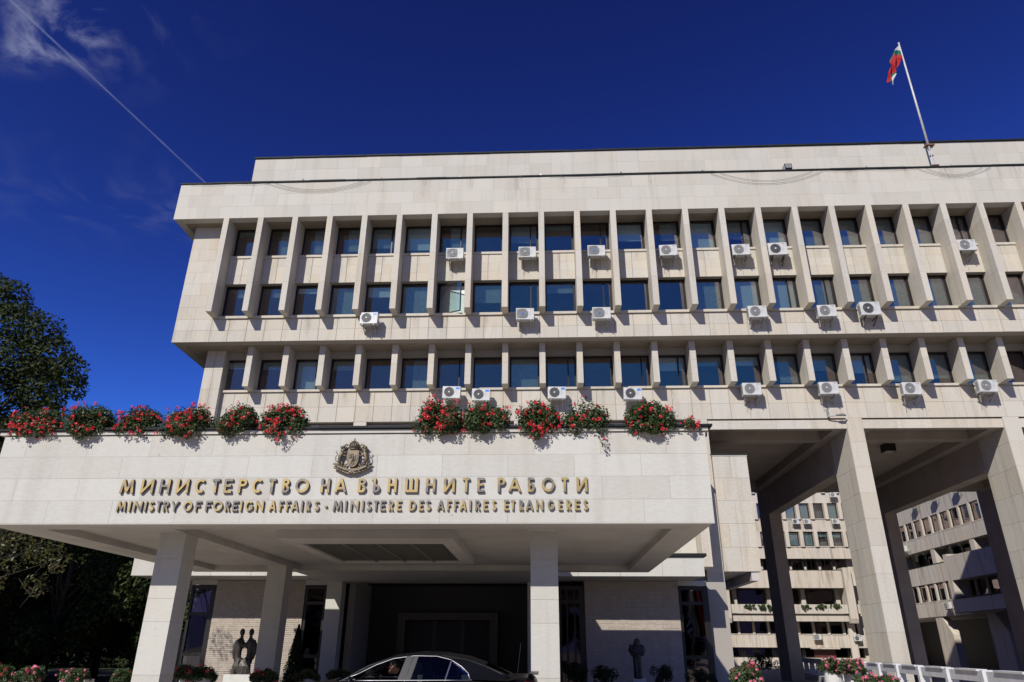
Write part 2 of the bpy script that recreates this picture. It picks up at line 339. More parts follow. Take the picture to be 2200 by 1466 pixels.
# pier at the left end of the lower floor
pr = MB(); pr.box(-16.39, -15.51, 31.126, 32.1, G0, 13.37); pr.build('corner_pier', jt, main)
cl.front(-16.41, -15.49, G0, 13.37, 31.1, 2, 15, .007, .012)
cl.side(31.14, 32.1, 2, 13.37, -15.49 - .0, 1, 10, -1)
# fins
def fin_mesh(y0, y1, z0, z1, cuts):
    b = MB(); zs = [z0] + cuts + [z1]
    for a, c in zip(zs, zs[1:]): b.box(0, FW, y0, y1, a + (.005 if a > z0 else 0), c - (.0 if c == z1 else .0))
    return b
FU = fin_mesh(29.18, 30.02, 14.6, 19.8, [16.1, 17.6, 18.9]).mesh('upper_fin', st)
FL = fin_mesh(30.6, 31.42, 11.33, 13.37, [12.4]).mesh('lower_fin', st)
for k in range(NB + 1):
    link('fin', FU, main, (fin(k), -31, ZO - (G0 + ZO)))
for k in range(1, NB + 1):
    link('fin', FL, main, (fin(k) - .03, -31, ZO - (G0 + ZO)))
# sills and windows
WX = PIT - FW
def sill(x0, x1, y, z0, z1): return bx('window_sill', st, main, x0, x1, y, 30.25 if y < 30.5 else 31.66, z0, z1)
def frame_mesh(wd, h, two=False):
    b = MB(); fl, fr_, ft, fb_ = .07, .11, .09, .045
    b.box(0, fl, 0, .09, 0, h).box(wd - fr_, wd, 0, .09, 0, h).box(fl, wd - fr_, 0, .09, h - ft, h).box(fl, wd - fr_, 0, .09, 0, fb_)
    if two: b.box(wd * .70, wd * .70 + .06, .005, .085, fb_, h - ft)
    return b.mesh('window_frame', M['frame'])
def pane_mesh(wd, h, two=False):
    b = MB(); b.box(.07, wd - .11, .04, .048, .045, h - .09); return b.mesh('pane', M['glass'])
def blind_mesh(wd, h, drop, m, x0=0):
    b = MB(); b.box(.09 + x0, wd - .12, .13, .135, h - .1 - drop * (h - .2), h - .1); return b.mesh('blind', m)
H1, H2, H3 = 1.76, 1.78, 1.67
FM = {(h, t): frame_mesh(WX, h, t) for h in (H1, H2, H3) for t in (0, 1)}; PM = {h: pane_mesh(WX, h) for h in (H1, H2, H3)}
BMC = {}
def window(x, y, z, h, two=0, blind=None, open_=False):
    g = wl(main)
    f = link('window', FM[(h, two)], main, (x - g.x, y - g.y, z + ZO - g.z))
    if open_:
        s = MB(); s.box(0, 1.24, 0, .05, .04, .08).box(0, 1.24, 0, .05, h - .16, h - .12).box(1.19, 1.24, 0, .05, .08, h - .16).box(0, .05, 0, .05, .08, h - .16)
        so_ = link('sash', s.mesh('sash', M['frame']), f, (.1, -.01, 0)); so_.rotation_euler.z = R(-24)
        q = MB().box(.05, 1.19, .02, .028, .08, h - .16); qq = link('pane', q.mesh('pane', M['glass']), f, (.1, -.01, 0)); qq.rotation_euler.z = R(-24)
    else:
        pn = link('pane', PM[h], f); pn.rotation_euler = (R(random.uniform(-.35, .35)), 0, R(random.uniform(-.45, .45)))
    if blind:
        d, kind = blind; key = (h, round(d, 2), kind)
        if key not in BMC: BMC[key] = blind_mesh(WX, h, d, M['blind'] if kind == 'p' else M['blind_grey'], .45 if kind == 'c' else 0)
        link('blind', BMC[key], f)
    return f
BL1 = {1: (.9, 'c'), 2: (.85, 'c'), 3: (.8, 'c'), 4: (.7, 'g'), 5: (.8, 'p'), 6: (.95, 'c'), 13: (.95, 'p'), 14: (.6, 'g'), 15: (.95, 'p'), 16: (.9, 'g'), 17: (.97, 'g'), 18: (.97, 'g'), 19: (.9, 'g'), 21: (.95, 'g'), 22: (.9, 'g'), 23: (.9, 'p')}
BL2 = {0: (.3, 'c'), 4: (.35, 'p'), 5: (.97, 'g'), 6: (.98, 'p'), 7: (.6, 'g'), 13: (.97, 'g'), 14: (.97, 'p'), 15: (.97, 'p'), 16: (.97, 'g'), 17: (.97, 'g'), 18: (.97, 'g'), 19: (.95, 'g'), 20: (.97, 'g'), 21: (.97, 'g'), 22: (.97, 'g'), 23: (.9, 'g'), 24: (.9, 'g')}
BL3 = {0: (.22, 'p'), 1: (.25, 'g'), 3: (.3, 'g'), 5: (.97, 'c'), 14: (.3, 'p'), 15: (.9, 'c'), 16: (.5, 'g'), 18: (.9, 'g'), 19: (.8, 'g'), 20: (.95, 'g'), 22: (.9, 'g')}
for k in range(NB):      # most of the other rooms have something at the glass too
    for D_, P_ in ((BL1, .55), (BL2, .5), (BL3, .6)):
        if k not in D_ and random.random() < P_: D_[k] = (random.choice((.18, .3, .45, .6, .97)), random.choice('ggcp'))
for k in range(NB):
    a, b_ = fin(k) + FW, fin(k + 1)
    sill(a + .003, b_ - .003, 29.95, 17.92, 18.04)
    window(a, 30.27, 18.04, H1, k in (4, 6, 8, 10, 14, 20), BL1.get(k))
    window(a, 30.27, 14.69, H2, k in (8, 10, 15, 16), BL2.get(k), k == 6)
    window(a, 31.62, 11.40, H3, k in (2, 6, 9, 11, 12, 17), BL3.get(k))
    sill(a + .002, b_ - .002, 29.92, 14.565, 14.69); 
    sill(fin(k) - .03 + FW + .002 if k else -15.48, b_ - .032, 31.32, 11.29, 11.40)
for k in range(NB):   # the sills run behind the fins too
    bx('window_sill', st, main, fin(k), fin(k) + FW, 30.025, 30.25, 14.57, 14.685) if 0 else None
# fins' roots between the windows (jambs)
jb = MB()
for k in range(NB + 1):
    jb.box(fin(k) + .002, fin(k) + FW - .002, 30.021, 30.45, 14.57, 19.79)
    if k: jb.box(fin(k) - .028, fin(k) + FW - .032 + .03, 31.421, 31.80, 11.28, 13.06)
jb.build('window_jamb', M['stone'], main)
# portal bays
PP = [6.82, 13.79, 20.73, 27.68]; PW = .71
bm_ = MB()
for i, x in enumerate(PP):
    b = MB(); b.box(x + .02, x + PW - .02, 31.426, 33.52, G0, 9.76); b.build('portal_pillar', M['joint_pale'], main)
    cl.front(x, x + PW, G0, 9.78, 31.4, 1, 10, .005)
    if x > 7:
        cl.side(31.43, 33.55, G0, 9.75, x, 3, 10, 1, .008, ys=[31.43, 32.12, 32.62, 33.55])
        cl.side(31.43, 33.55, G0, 9.75, x + PW, 3, 10, -1, .008, ys=[31.43, 32.12, 32.62, 33.55])
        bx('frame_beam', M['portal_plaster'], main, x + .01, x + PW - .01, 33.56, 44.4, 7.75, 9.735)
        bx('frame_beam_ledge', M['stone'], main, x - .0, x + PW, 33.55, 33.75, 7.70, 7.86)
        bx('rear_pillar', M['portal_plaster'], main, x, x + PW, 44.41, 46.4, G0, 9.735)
    nx = PP[i + 1] if i < 3 else XR
    a, b2 = x + PW, nx
    bx('portal_beam', jt, main, a + .002, b2 - .002, 31.496, 31.66, 9.3, 9.725)
    cl.front(a, b2, 9.305, 9.725, 31.47, 4, 1, .006)
    f_ = MB(); f_.box(a + .01, b2 - .01, 31.67, 31.75, 9.30, 9.735)
    f_.box(a + .5, b2 - .52, 33.36, 33.9, 9.302, 9.735).box(a + .01, a + .48, 31.76, 45.6, 9.304, 9.735).box(b2 - .51, b2 - .01, 31.76, 45.6, 9.304, 9.735)
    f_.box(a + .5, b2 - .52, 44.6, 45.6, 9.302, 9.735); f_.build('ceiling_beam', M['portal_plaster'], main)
# strip left of the portals: beam and a short pier just above the canopy
for a, b2 in ((-15.45, -8.95), (-8.25, -1.4), (-.7, 6.8)):
    cl.front(a, b2, 9.0, 9.70, 31.62, 4, 1)
for x in (-8.9, -1.35):
    bx('wall_pier', st, main, x, x + .6, 31.41, 31.64, 5, 9.775)
# white side volume right of the canopy
sv = MB(); sv.box(7.56, 9.06, 31.33, 36.5, 3.08, 8.02); sv.build('side_volume', M['plaster'], main)
cl.front(7.55, 9.08, 3.08, 8.02, 31.3, 2, 5, .008, stag=.5)
bx('coping', M['coping'], main, 7.5, 9.15, 31.24, 36.5, 8.08, 8.14); bx('parapet_strip', st, main, 7.53, 9.1, 31.28, 36.5, 8.021, 8.075)
bx('volume_beam', M['plaster'], main, 8.66, 8.95, 31.36, 36.4, 2.72, 3.075)
pi = MB(); pi.box(6.43, 6.80, 30.03, 31.38, 3.14, 7.55).box(6.40, 6.86, 29.97, 31.38, 7.551, 7.63); pi.build('wall_pier', st, main)
cl.front(5.0, 6.42, 3.3, 8.6, 31.0, 2, 5, .008)
cl.finish(); cl2.finish()
MB().box(4.2, 6.42, 31.04, 31.6, 3.2, 9.2).build('wall', jt, main)

# ------------------------------------------------------------------ entrance pavilion (low building behind the canopy)
pav = empty('entrance_pavilion', (-4, 28, G0), 'low stone entrance building with cream ribbed brick walls behind the canopy', 'building')
pw_ = MB()
pw_.box(-15.1, 5.62, 26.335, 26.9, 2.42, 3.05).box(-15.1, 5.62, 26.9, 31.3, 2.75, 3.0); pw_.build('roof_slab', M['plaster'], pav)
cp = Clad(pav, M['stone_white'])
cp.front(-15.12, 5.64, 2.42, 3.09, 26.3, 14, 1, .008)
cp.side(26.33, 31, 2.42, 3.09, -15.13, 3, 1, 1)
bx('soffit_panel', M['plaster'], pav, -14.9, 5.5, 26.95, 28.4, 2.42, 2.50)
bx('coping', M['coping'], pav, -15.2, 5.75, 26.22, 27, 3.10, 3.20)
BR = [(-12.6, -9.15), (1.47, 4.95)]
for q_ in [(a, b, 28.03, 28.4, G0, 2.42) for a, b in BR] + [(6.06, 6.8, 28.3, 31.3, G0, 2.4), (-7.45, -7.2, 28.0, 30.59, G0, 2.42), (.11, .49, 28.0, 31.3, G0, 2.42)]: bx('wall', jt, pav, *q_)
for a, b in BR:      # ribbed courses of split brick
    q = MB(); z = -1.4; j = 0
    while z < 2.38:
        x = a + (-.13 if j % 2 else 0)
        while x < b:
            x2 = min(x + random.choice((.24, .26, .3)), b); xa = max(x, a)
            if x2 - xa > .02:
                e = (.012 if j % 2 else 0) + random.uniform(0, .010)
                q.box(xa + .002, x2 - .003, 28.0 - e, 28.035, z + .004, z + .066)
            x = x2
        z += .07; j += 1
    tag(q.build('bricks', M['brick'], pav), kind='stuff')
cp.front(4.95, 6.02, 2.24, 2.42, 27.98, 2, 1); cp.front(-13.6, -12.6, 2.24, 2.42, 27.98, 1, 1); cp.front(-9.15, -8.2, 2.24, 2.42, 27.98, 1, 1)
cp.finish()
def glazing(x0, x1, y, z0, z1, tr, mull=(), m='glass_dark'):
    f = MB(); t = .09
    f.box(x0, x0 + t, y, y + .12, z0, z1).box(x1 - t * 2.4, x1, y, y + .12, z0, z1).box(x0 + t, x1 - t * 2.4, y, y + .12, z1 - .14, z1)
    for z in tr: f.box(x0 + t, x1 - t * 2.4, y + .01, y + .11, z - .06, z + .06)
    for x in mull: f.box(x - .03, x + .03, y + .015, y + .1, z0, z1 - .14)
    o = f.build('window', M['frame'], pav)
    zs = [z0] + list(tr) + [z1 - .14]
    for a, b in zip(zs, zs[1:]):
        bx('pane', M[m], o, x0 + t, x1 - t * 2.4, y + .055, y + .062, a + .02, b - .02)
glazing(4.97, 6.05, 28.05, G0, 2.24, (1.63, -.2), (), 'glass_front')
glazing(.5, 1.47, 28.05, G0, 2.24, (1.68,), (.8, 1.08))
glazing(-13.6, -12.6, 28.05, G0, 2.24, (1.2, -.2), (), 'glass_front')
glazing(-9.13, -8.2, 28.05, G0, 2.24, (1.6, -.25))
bx('back_wall', M['black'], pav, -14.9, 6.7, 31.35, 31.5, G0, 2.7)
# recessed entrance
bx('entrance_wall', simple('dark lobby wall', (.03, .027, .024), .6), pav, -7.2, .1, 30.6, 30.8, G0, 2.42)
ds = MB(); ds.box(-5.9, -5.6, 30.0, 30.6, G0, 1.09).box(-2.2, -1.9, 30.0, 30.6, G0, 1.09).box(-5.9, -1.9, 30.0, 30.6, 1.09, 1.36)
dso = ds.build('door_surround', M['brown_stone'], pav)
dd = MB()
for x in (-5.6, -4.47, -3.34): dd.box(x, x + .07, 30.42, 30.5, G0, 1.08).box(x + 1.06, x + 1.13, 30.42, 30.5, G0, 1.08)
bx('door', M['frame'], pav, -5.59, -2.21, 30.5, 30.55, .9, 1.08); dd.build('door_frame', M['frame'], pav)
bx('pane', simple('smoked glass', (.006, .006, .007), .25, 0, .15), pav, -5.58, -2.22, 30.45, 30.46, G0, 1.07)

# ------------------------------------------------------------------ canopy
can = empty('entrance_canopy', (-4, 14.5, G0), 'broad white stone entrance canopy on square columns', 'canopy')
X0, X1, Y0, Y1, ZB, ZT = -11.42, 3.29, 14.0, 23.56, 2.286, 4.10
cb = MB(); cb.box(X0 + .03, X1 - .03, Y0 + .031, Y0 + .4, ZB, ZT + .0).box(X0 + .03, X0 + .35, Y0 + .4, Y1, ZB, ZT).box(X1 - .35, X1 - .03, Y0 + .4, Y1, ZB, ZT).box(X0 + .35, X1 - .35, Y1 - .3, Y1, ZB, ZT)
cb.build('parapet_wall', M['joint_pale'], can)
cc = Clad(can, M['stone_white'])
cc.front(X0, X1, ZB, ZT, Y0, 11, 4, .003, .003, stag=.4)
cc.side(Y0 + .03, Y1, ZB, ZT, X0, 8, 4, 1, .005); cc.side(Y0 + .03, Y1, ZB, ZT, X1, 8, 4, -1, .005); cc.finish()
co = MB(); co.box(X0 - .10, X1 + .06, Y0 - .035, Y0 + .5, ZT + .012, ZT + .085); co.build('parapet_strip', M['stone_white'], can)
coping(X0 - .20, X1 + .15, Y0 - .085, Y0 + .55, ZT + .10, .045, 2.2).box(X0 - .2, X0 + .4, Y0 + .56, Y1 + .1, ZT + .07, ZT + .14).box(X1 - .35, X1 + .17, Y0 + .56, Y1 + .1, ZT + .07, ZT + .14).box(X0 + .4, X1 - .36, Y1 - .35, Y1 + .1, ZT + .07, ZT + .14).build('coping', M['coping'], can)
MB().box(X0 - .04, X1 + .02, Y0 - .01, Y0 + .45, ZT + .086, ZT + .099).build('shadow_gap', M['coping'], can)
# soffit: coffers between beams
ce = MB(); ce.box(X0 + .36, X1 - .36, Y0 + .41, Y1 - .31, 2.44, 2.5).box(X0 + .36, X1 - .36, Y0 + .41, Y1 - .31, 3.5, 3.6); ce.build('ceiling', M['plaster'], can)
sb = MB()
sb.box(X0 + .031, X1 - .031, Y0 + .401, Y0 + .8, ZB + .001, 2.44).box(X0 + .351, -10.55, Y0 + .8, Y1 - .3, ZB + .001, 2.44).box(2.6, X1 - .351, Y0 + .8, Y1 - .3, ZB + .001, 2.44)
sb.box(-8.36, -7.78, Y0 + .8, Y1 - .55, ZB + .001, 2.44).box(-10.55, 2.6, Y1 - .55, Y1 - .301, ZB + .001, 2.44)
sb.box(-.36, .33, Y0 + .8, 15.3, ZB + .001, 2.44)
sb.build('soffit_beam', M['plaster'], can)
bx('soffit_edge', M['stone_white'], can, X0, X1, Y0 + .001, Y0 + .03, ZB - .02, ZB - .001)
for x in (-8.33, -.30):
    for y in (15.3, 21.75):
        c = MB(); zs = [G0, -.5, .5, .95 if y < 16 else 1.1, 1.75, ZB]
        for a, b in zip(zs, zs[1:]): c.box(x, x + .57, y, y + .57, a + .004, b)
        c.box(x + .01, x + .56, y + .01, y + .56, G0, ZB - .01); o = c.build('column', M['stone_white'], can)
# louvred skylight
sk = MB(); sk.box(-5.98, -2.03, 15.85, 16.75, 2.25, 2.439).box(-5.98, -2.03, 20.55, 20.95, 2.25, 2.439).box(-5.98, -5.68, 16.75, 20.55, 2.25, 2.439).box(-2.36, -2.03, 16.75, 20.55, 2.25, 2.439)
sko = sk.build('skylight_frame', M['plaster'], can)
lvm = simple('dull louvre metal', (.30, .29, .27), .5, .3)
for i in range(16):
    y = 16.8 + i * .235; MB().prism([(y, 2.28), (y + .015, 2.28), (y + .15, 2.41), (y + .135, 2.41)], -5.67, -2.37, 'x').build('louvre', lvm, sko)
for x in (-4.74, -3.93, -3.11): bx('divider', M['grey_metal'], sko, x - .018, x + .018, 16.76, 20.54, 2.253, 2.275)
# link roof to the pavilion
lk = MB(); lk.box(-8.15, -.1, Y1 + .01, 28.0, ZB + .02, 2.42).box(-8.15, -.1, Y1 + .11, 27.99, 3.95, 4.15).box(-8.15, -7.9, Y1 + .11, 28, 2.42, 3.95).box(-.35, -.1, Y1 + .11, 28, 2.42, 3.95); lk.build('link_roof', M['plaster'], can)
for x in (-8.08, -.65): bx('column', M['stone_white'], can, x, x + .56, 27.2, 27.76, G0, ZB + .02)

# ------------------------------------------------------------------ office block across the courtyard (faces the camera)
rear = empty('courtyard_block', (29, 91.5, G0), 'sunlit stone office block seen through the portal across the courtyard', 'building')
YR = 91.5; RX0, RX1 = 14, 38.1
rw = MB()
for z0, z1 in ((13.75, 15.25), (10.5, 11.9), (.45, 1.85)): rw.box(RX0, RX1, YR, YR + .6, z0, z1)
rw.box(RX0, RX1, YR, YR + .6, 17.3, 18.6).box(RX0, RX1, YR - .2, YR + .6, 20.3, 24).box(RX0, RX1, YR + 1, YR + 1.4, G0, 23)
rw.build('wall', M['stone_old'], rear)
rb = MB(); rb.box(RX0, 35.55, YR - 1.3, YR - .9, 7.0, 9.0).box(RX0, 35.55, YR - 1.5, YR - 1.1, 4.15, 5.15).box(RX0, 35.55, YR - 1.2, YR - .8, 3.3, 4.05).box(RX0, 35.5, YR - .8, YR + 1, 3.35, 3.6).box(RX0, 35.5, YR - .9, YR + 1, 7.05, 7.3)
rb.box(36.9, RX1, YR - .9, YR - .5, 7.3, 8.9).box(36.9, RX1, YR - .9, YR - .5, 4.2, 5.2)
rb.build('balcony', M['stone_old'], rear)
bx('coping', M['coping'], rear, RX0, 35.6, YR - 1.35, YR - .85, 9.0, 9.08)
bx('coping', M['coping'], rear, RX0, 35.6, YR - 1.2, YR - .8, 4.06, 4.12)
for x in (35.62, 21.0): MB().prism([(YR - 1.7, 3.6), (YR - 1.5, 3.1), (YR, 3.1), (YR, 9.3), (YR - 1.7, 9.3)], x, x + .9, 'x').build('wall_pier', M['stone_old'], rear)
bx('wall_pier', M['stone_old'], rear, 35.65, 36.45, YR - .3, YR, G0, 3.05)
x = 14.6
RF = {}
def rwin(x, w_, z0, z1, y=YR + .25, blind=None, dark=False, owner=rear):
    f = MB(); f.box(x, x + .09, y, y + .1, z0, z1).box(x + w_ - .09, x + w_, y, y + .1, z0, z1).box(x + .09, x + w_ - .09, y, y + .1, z1 - .1, z1).box(x + .09, x + w_ - .09, y, y + .1, z0, z0 + .07)
    o = f.build('window', M['frame'], owner)
    bx('pane', M['glass_dark' if dark else 'glass'], o, x + .09, x + w_ - .09, y + .04, y + .05, z0 + .07, z1 - .1)
    if blind: bx('blind', M['blind'], o, x + .1, x + w_ - .1, y + .14, y + .15, z1 - .1 - blind * (z1 - z0 - .2), z1 - .1)
    return o
xs = [32.16 + 1.76 * i for i in range(-6, 4) if 32.16 + 1.76 * i + 1.3 < RX1]
for i, x in enumerate(xs):
    rwin(x, 1.3, 12.0, 13.75, blind=(.95, .95, .3, .35, .4)[i % 5] if i >= 4 else .5)
    rwin(x, 1.3, 15.35, 17.3, blind=(1, 1, .97, None)[i % 4])
    rwin(x, 1.3, 18.7, 20.3, blind=.9)
    for z0, z1 in ((12.0, 13.75), (15.35, 17.3), (18.6, 20.3)):
        bx('wall_pier', M['stone_old'], rear, x + 1.31, x + 1.75, YR - .25, YR + .35, z0 - .1, z1)
    for z0 in (11.9, 15.25): bx('window_sill', M['stone_old'], rear, x - .05, x + 1.3, YR - .12, YR + .3, z0, z0 + .1)
    rwin(x, 1.35, 9.1, 10.5, YR + .35, dark=True)
    rwin(x - .1, 1.35, 1.95, 3.3, YR + .35, dark=True)
    bx('wall_pier', M['stone_old'], rear, x + 1.3, x + 1.6, YR + .3, YR + .7, 1.9, 3.4)
    bx('window_sill', M['stone_old'], rear, x - .1, x + 1.3, YR - .1, YR + .3, 1.86, 1.95)
    rwin(x, 1.6, -.6, .45, YR + .35, dark=True)
for i in range(5):
    rwin(15.2 + i * 4.1, 3.2, 5.2, 7.0, YR + .5, dark=True); bx('wall_pier', M['stone_old'], rear, 18.6 + i * 4.1, 19.1 + i * 4.1, YR + .2, YR + .9, 5.2, 7.0)
rc = Clad(rear, M['stone_old'])
for z0, z1 in ((13.75, 15.25), (10.5, 11.9), (.45, 1.85)): rc.front(19.8, RX1, z0 + .01, z1 - .01, YR - .04, 20, 1, .02, .03)
rc.front(19, 35.5, 7.0, 9.0, YR - 1.34, 9, 1, .02, .03); rc.finish()
bx('wall', M['stone_old'], rear, RX0, RX1, YR - .02, YR + .6, G0, -.62)
bx('door_canopy', M['stone_old'], rear, 31.0, 34.2, YR - .7, YR, .32, .45); bx('door', simple('red brown door', (.07, .018, .012), .5), rear, 31.4, 33.9, YR + .1, YR + .2, G0, .3)

# ------------------------------------------------------------------ side wing (runs away from the camera on the right)
wing = empty('courtyard_wing', (38.5, 74, G0), 'stone office wing on columns receding along the right side of the courtyard', 'building')
XW = 38.3; WY0, WY1 = 46.5, 91.0
ww = MB()
for z0, z1 in ((9.4, 10.7), (6.25, 7.95), (3.2, 4.55)): ww.box(XW, XW + .5, WY0, WY1, z0, z1)
ww.box(XW, XW + .5, WY0, WY1, 12.45, 14.1).box(XW, XW + .5, WY0, WY1, 15.8, 20).box(XW + .5, XW + 14, WY0, WY1, 3.2, 3.5).box(XW + 1.6, XW + 2, WY0, WY1, 3.5, 20).box(XW + .5, XW + 8, WY0, WY1, 19.8, 20)
ww.build('wall', M['stone_old'], wing)
MB().box(XW + 5.5, XW + 6, WY0, WY1, G0, 3.19).box(XW - .3, XW + 5.49, WY1 + .1, WY1 + .5, G0, 3.19).build('undercroft_wall', M['room'], wing)
bx('coping', M['coping'], wing, XW - .05, XW + .5, WY0, WY1, 7.95, 8.03)
y = WY0 + .3; i = 0
while y < WY1 - 1.8:
    for z0, z1, dk in ((10.8, 12.45, 0), (14.2, 15.8, 0), (4.65, 6.2, 0)):
        f = MB(); f.box(XW + .10, XW + .2, y + .0, y + .07, z0, z1).box(XW + .10, XW + .2, y + 1.35, y + 1.42, z0, z1).box(XW + .10, XW + .2, y + .07, y + 1.35, z1 - .08, z1).box(XW + .10, XW + .2, y + .07, y + 1.35, z0, z0 + .05)
        o = f.build('window', M['frame'], wing); bx('pane', M['glass'], o, XW + .14, XW + .15, y + .07, y + 1.35, z0 + .05, z1 - .08)
        if (i * 7 + int(z0)) % 3: bx('blind', M['blind_grey'], o, XW + .4, XW + .41, y + .12, y + 1.28, z0 + .3, z1 - .1)
        bx('fin', M['stone_old'], wing, XW - .05, XW + .2, y + 1.44, y + 1.72, z0 - .1, z1)
        bx('window_sill', M['stone_old'], wing, XW - .06, XW + .09, y + .02, y + 1.4, z0 - .1, z0)
    if i % 4 != 3:
        f = MB(); f.box(XW + 1.4, XW + 1.5, y, y + .1, 8.1, 9.4).box(XW + 1.4, XW + 1.5, y + 1.2, y + 1.3, 8.1, 9.4); o = f.build('window', M['frame'], wing); bx('pane', M['glass_dark'], o, XW + 1.45, XW + 1.46, y + .1, y + 1.2, 8.1, 9.4)
    else: bx('wall_pier', M['stone_old'], wing, XW + .0, XW + 1.2, y + .3, y + 1.0, 8.03, 9.4)
    y += 1.755; i += 1
tw = MB(); tw.box(XW - 1.5, XW - .01, 68.6, 69.3, 3.3, 8.3).box(XW - 1.5, XW - 1.2, 60, 68.59, 6.0, 8.1).box(XW - 1.2, XW - .01, 60, 68.59, 6.02, 6.3).box(XW - 1.6, XW - 1.2, 60, 68.59, 3.3, 4.4).box(XW - 1.2, XW - .01, 60, 68.59, 3.32, 3.6)
tw.build('balcony', M['stone_old'], wing)
bx('coping', M['coping'], wing, XW - 1.65, XW - 1.15, 60, 68.6, 4.4, 4.5)
for yy in (75.2, 66.5, 58, 49.5): MB().prism([(yy + .8, G0), (yy - 1.8, G0), (yy - 1.8, 1.6), (yy - .4, 3.19), (yy + .8, 3.19)], XW + .02, XW + .75, 'x').build('column', M['stone_old'], wing)
wc = Clad(wing, M['stone_old'])
for z0, z1 in ((9.4, 10.7), (6.25, 7.95), (3.2, 4.55)): wc.side(WY0 + .3, WY0 + .3 + 1.755 * 25, z0 + .01, z1 - .01, XW - .045, 50, 1, 1, .03)
wc.finish()

# ------------------------------------------------------------------ unseen wing added at the courtyard's left to block sky light
lw = empty('added_sky_blocking_wing', (6, 68, G0), 'unseen stone wing added left of the courtyard to block sky light', 'building')
bx('wall', M['stone_old'], lw, 0, 9.4, 47.0, 90.9, G0, 19); bx('coping', M['coping'], lw, -.1, 9.5, 46.9, 91, 19.01, 19.1)
for j in range(4):
    for i in range(12):
        f = bx('window', M['frame'], lw, 9.4, 9.44, 49 + i * 3.4, 51 + i * 3.4, 1.2 + j * 3.9, 3.0 + j * 3.9); bx('pane', M['glass_dark'], f, 9.445, 9.455, 49.1 + i * 3.4, 50.9 + i * 3.4, 1.3 + j * 3.9, 2.9 + j * 3.9)

# ------------------------------------------------------------------ air conditioners
def make_ac(style, name='air_conditioner'):
    W_, H_, D_ = (.84, .58, .30) if style != 'D' else (.90, .66, .32)
    root = empty(name, (0, 0, -ZO), 'x', 'air conditioner')
    cas = MB(); cas.box(-W_ / 2, W_ / 2, -D_ / 2, D_ / 2, 0, H_).box(W_ / 2, W_ / 2 + .05, -.02, .1, .06, .2)
    for dx in (-.3, .22): cas.box(dx, dx + .06, -D_ / 2 + .02, D_ / 2 - .02, -.025, 0)
    me = cas.mesh('casing', M['white'])
    bm = bmesh.new(); bm.from_mesh(me); bmesh.ops.bevel(bm, geom=[e for e in bm.edges], offset=.008, segments=1, affect='EDGES'); bm.to_mesh(me); bm.free()
    link('casing', me, root)
    cxf, cz, r = -.11, H_ / 2 + .01, .225 if style != 'D' else .24
    gm = {'A': M['fan_grey'], 'B': M['fan_grey'], 'C': M['fan_grey'], 'D': M['fan_dark'], 'E': M['fan_dark']}[style]
    g = MB(); yf = -D_ / 2
    if style == 'A': g.box(cxf - .28, cxf + .24, yf - .006, yf + .002, .06, H_ - .05)
    elif style == 'B': g.prism([(cxf - .28, .06), (cxf + .17, .06), (cxf + .25, .16), (cxf + .25, H_ - .2), (cxf + .15, H_ - .05), (cxf - .28, H_ - .05)], yf - .006, yf + .002)
    else: g.disc((cxf, cz), r, yf - .006, yf + .002, 24)
    g.build('fan_opening', M['fan_dark'] if style in 'DE' else gm, root, local=True)
    gr = MB()
    for q in (.24, .5, .76, 1.0):
        pts = [(cxf + r * q * math.cos(t), yf - .016, cz + r * q * math.sin(t)) for t in [k * math.pi / 10 for k in range(21)]]
        gr.tube(pts, .0045 if q < 1 else .008, 4, False)
    for k in range(8):
        a = k * math.pi / 4; gr.tube([(cxf + .05 * math.cos(a), yf - .014, cz + .05 * math.sin(a)), (cxf + r * math.cos(a + .3), yf - .014, cz + r * math.sin(a + .3))], .004, 4, False)
    gr.build('fan_grille', M['grey_metal'] if style != 'E' else M['fan_grey'], root, local=True)
    MB().disc((cxf, cz), .042, yf - .03, yf - .006, 12).build('fan_hub', M['blue'] if style == 'B' else M['white'], root, local=True)
    if style == 'E': MB().box(.20, .37, yf - .004, yf + .001, H_ - .15, H_ - .06).build('badge', M['blue'], root, local=True)
    if style in 'CD': MB().box(.22, .34, yf - .004, yf + .001, H_ - .07, H_ - .055).build('badge', M['fan_grey'], root, local=True)
    s = MB()
    for k in range(9): s.box(-W_ / 2 - .004, -W_ / 2 + .001, -.1, .1, .08 + k * .05, .1 + k * .05)
    s.build('side_grille', M['fan_dark'], root, local=True)
    dk = style == 'D'
    for dx in (-.29, .24):
        MB().box(dx, dx + .04, -D_ / 2 - .02, .50, -.06, -.026).prism([(-D_ / 2 + .05, -.06), (-D_ / 2 + .1, -.06), (.5, -.30), (.5, -.36)], dx, dx + .035, 'x').build('bracket', M['fan_dark'] if dk else M['grey_metal'], root, local=True)
    p = MB(); p.tube([(W_ / 2 + .04, .04, .14), (W_ / 2 + .1, .08, .1), (W_ / 2 + .12, .2, .16), (W_ / 2 + .06, .38, .22), (W_ / 2 + .02, .5, .26)], .018, 6)
    p.tube([(-.34, .05, -.05), (-.36, .08, -.18), (-.33, .1, -.3), (-.35, .12, -.42)], .008, 5); p.build('pipe', M['white'], root, local=True)
    return root
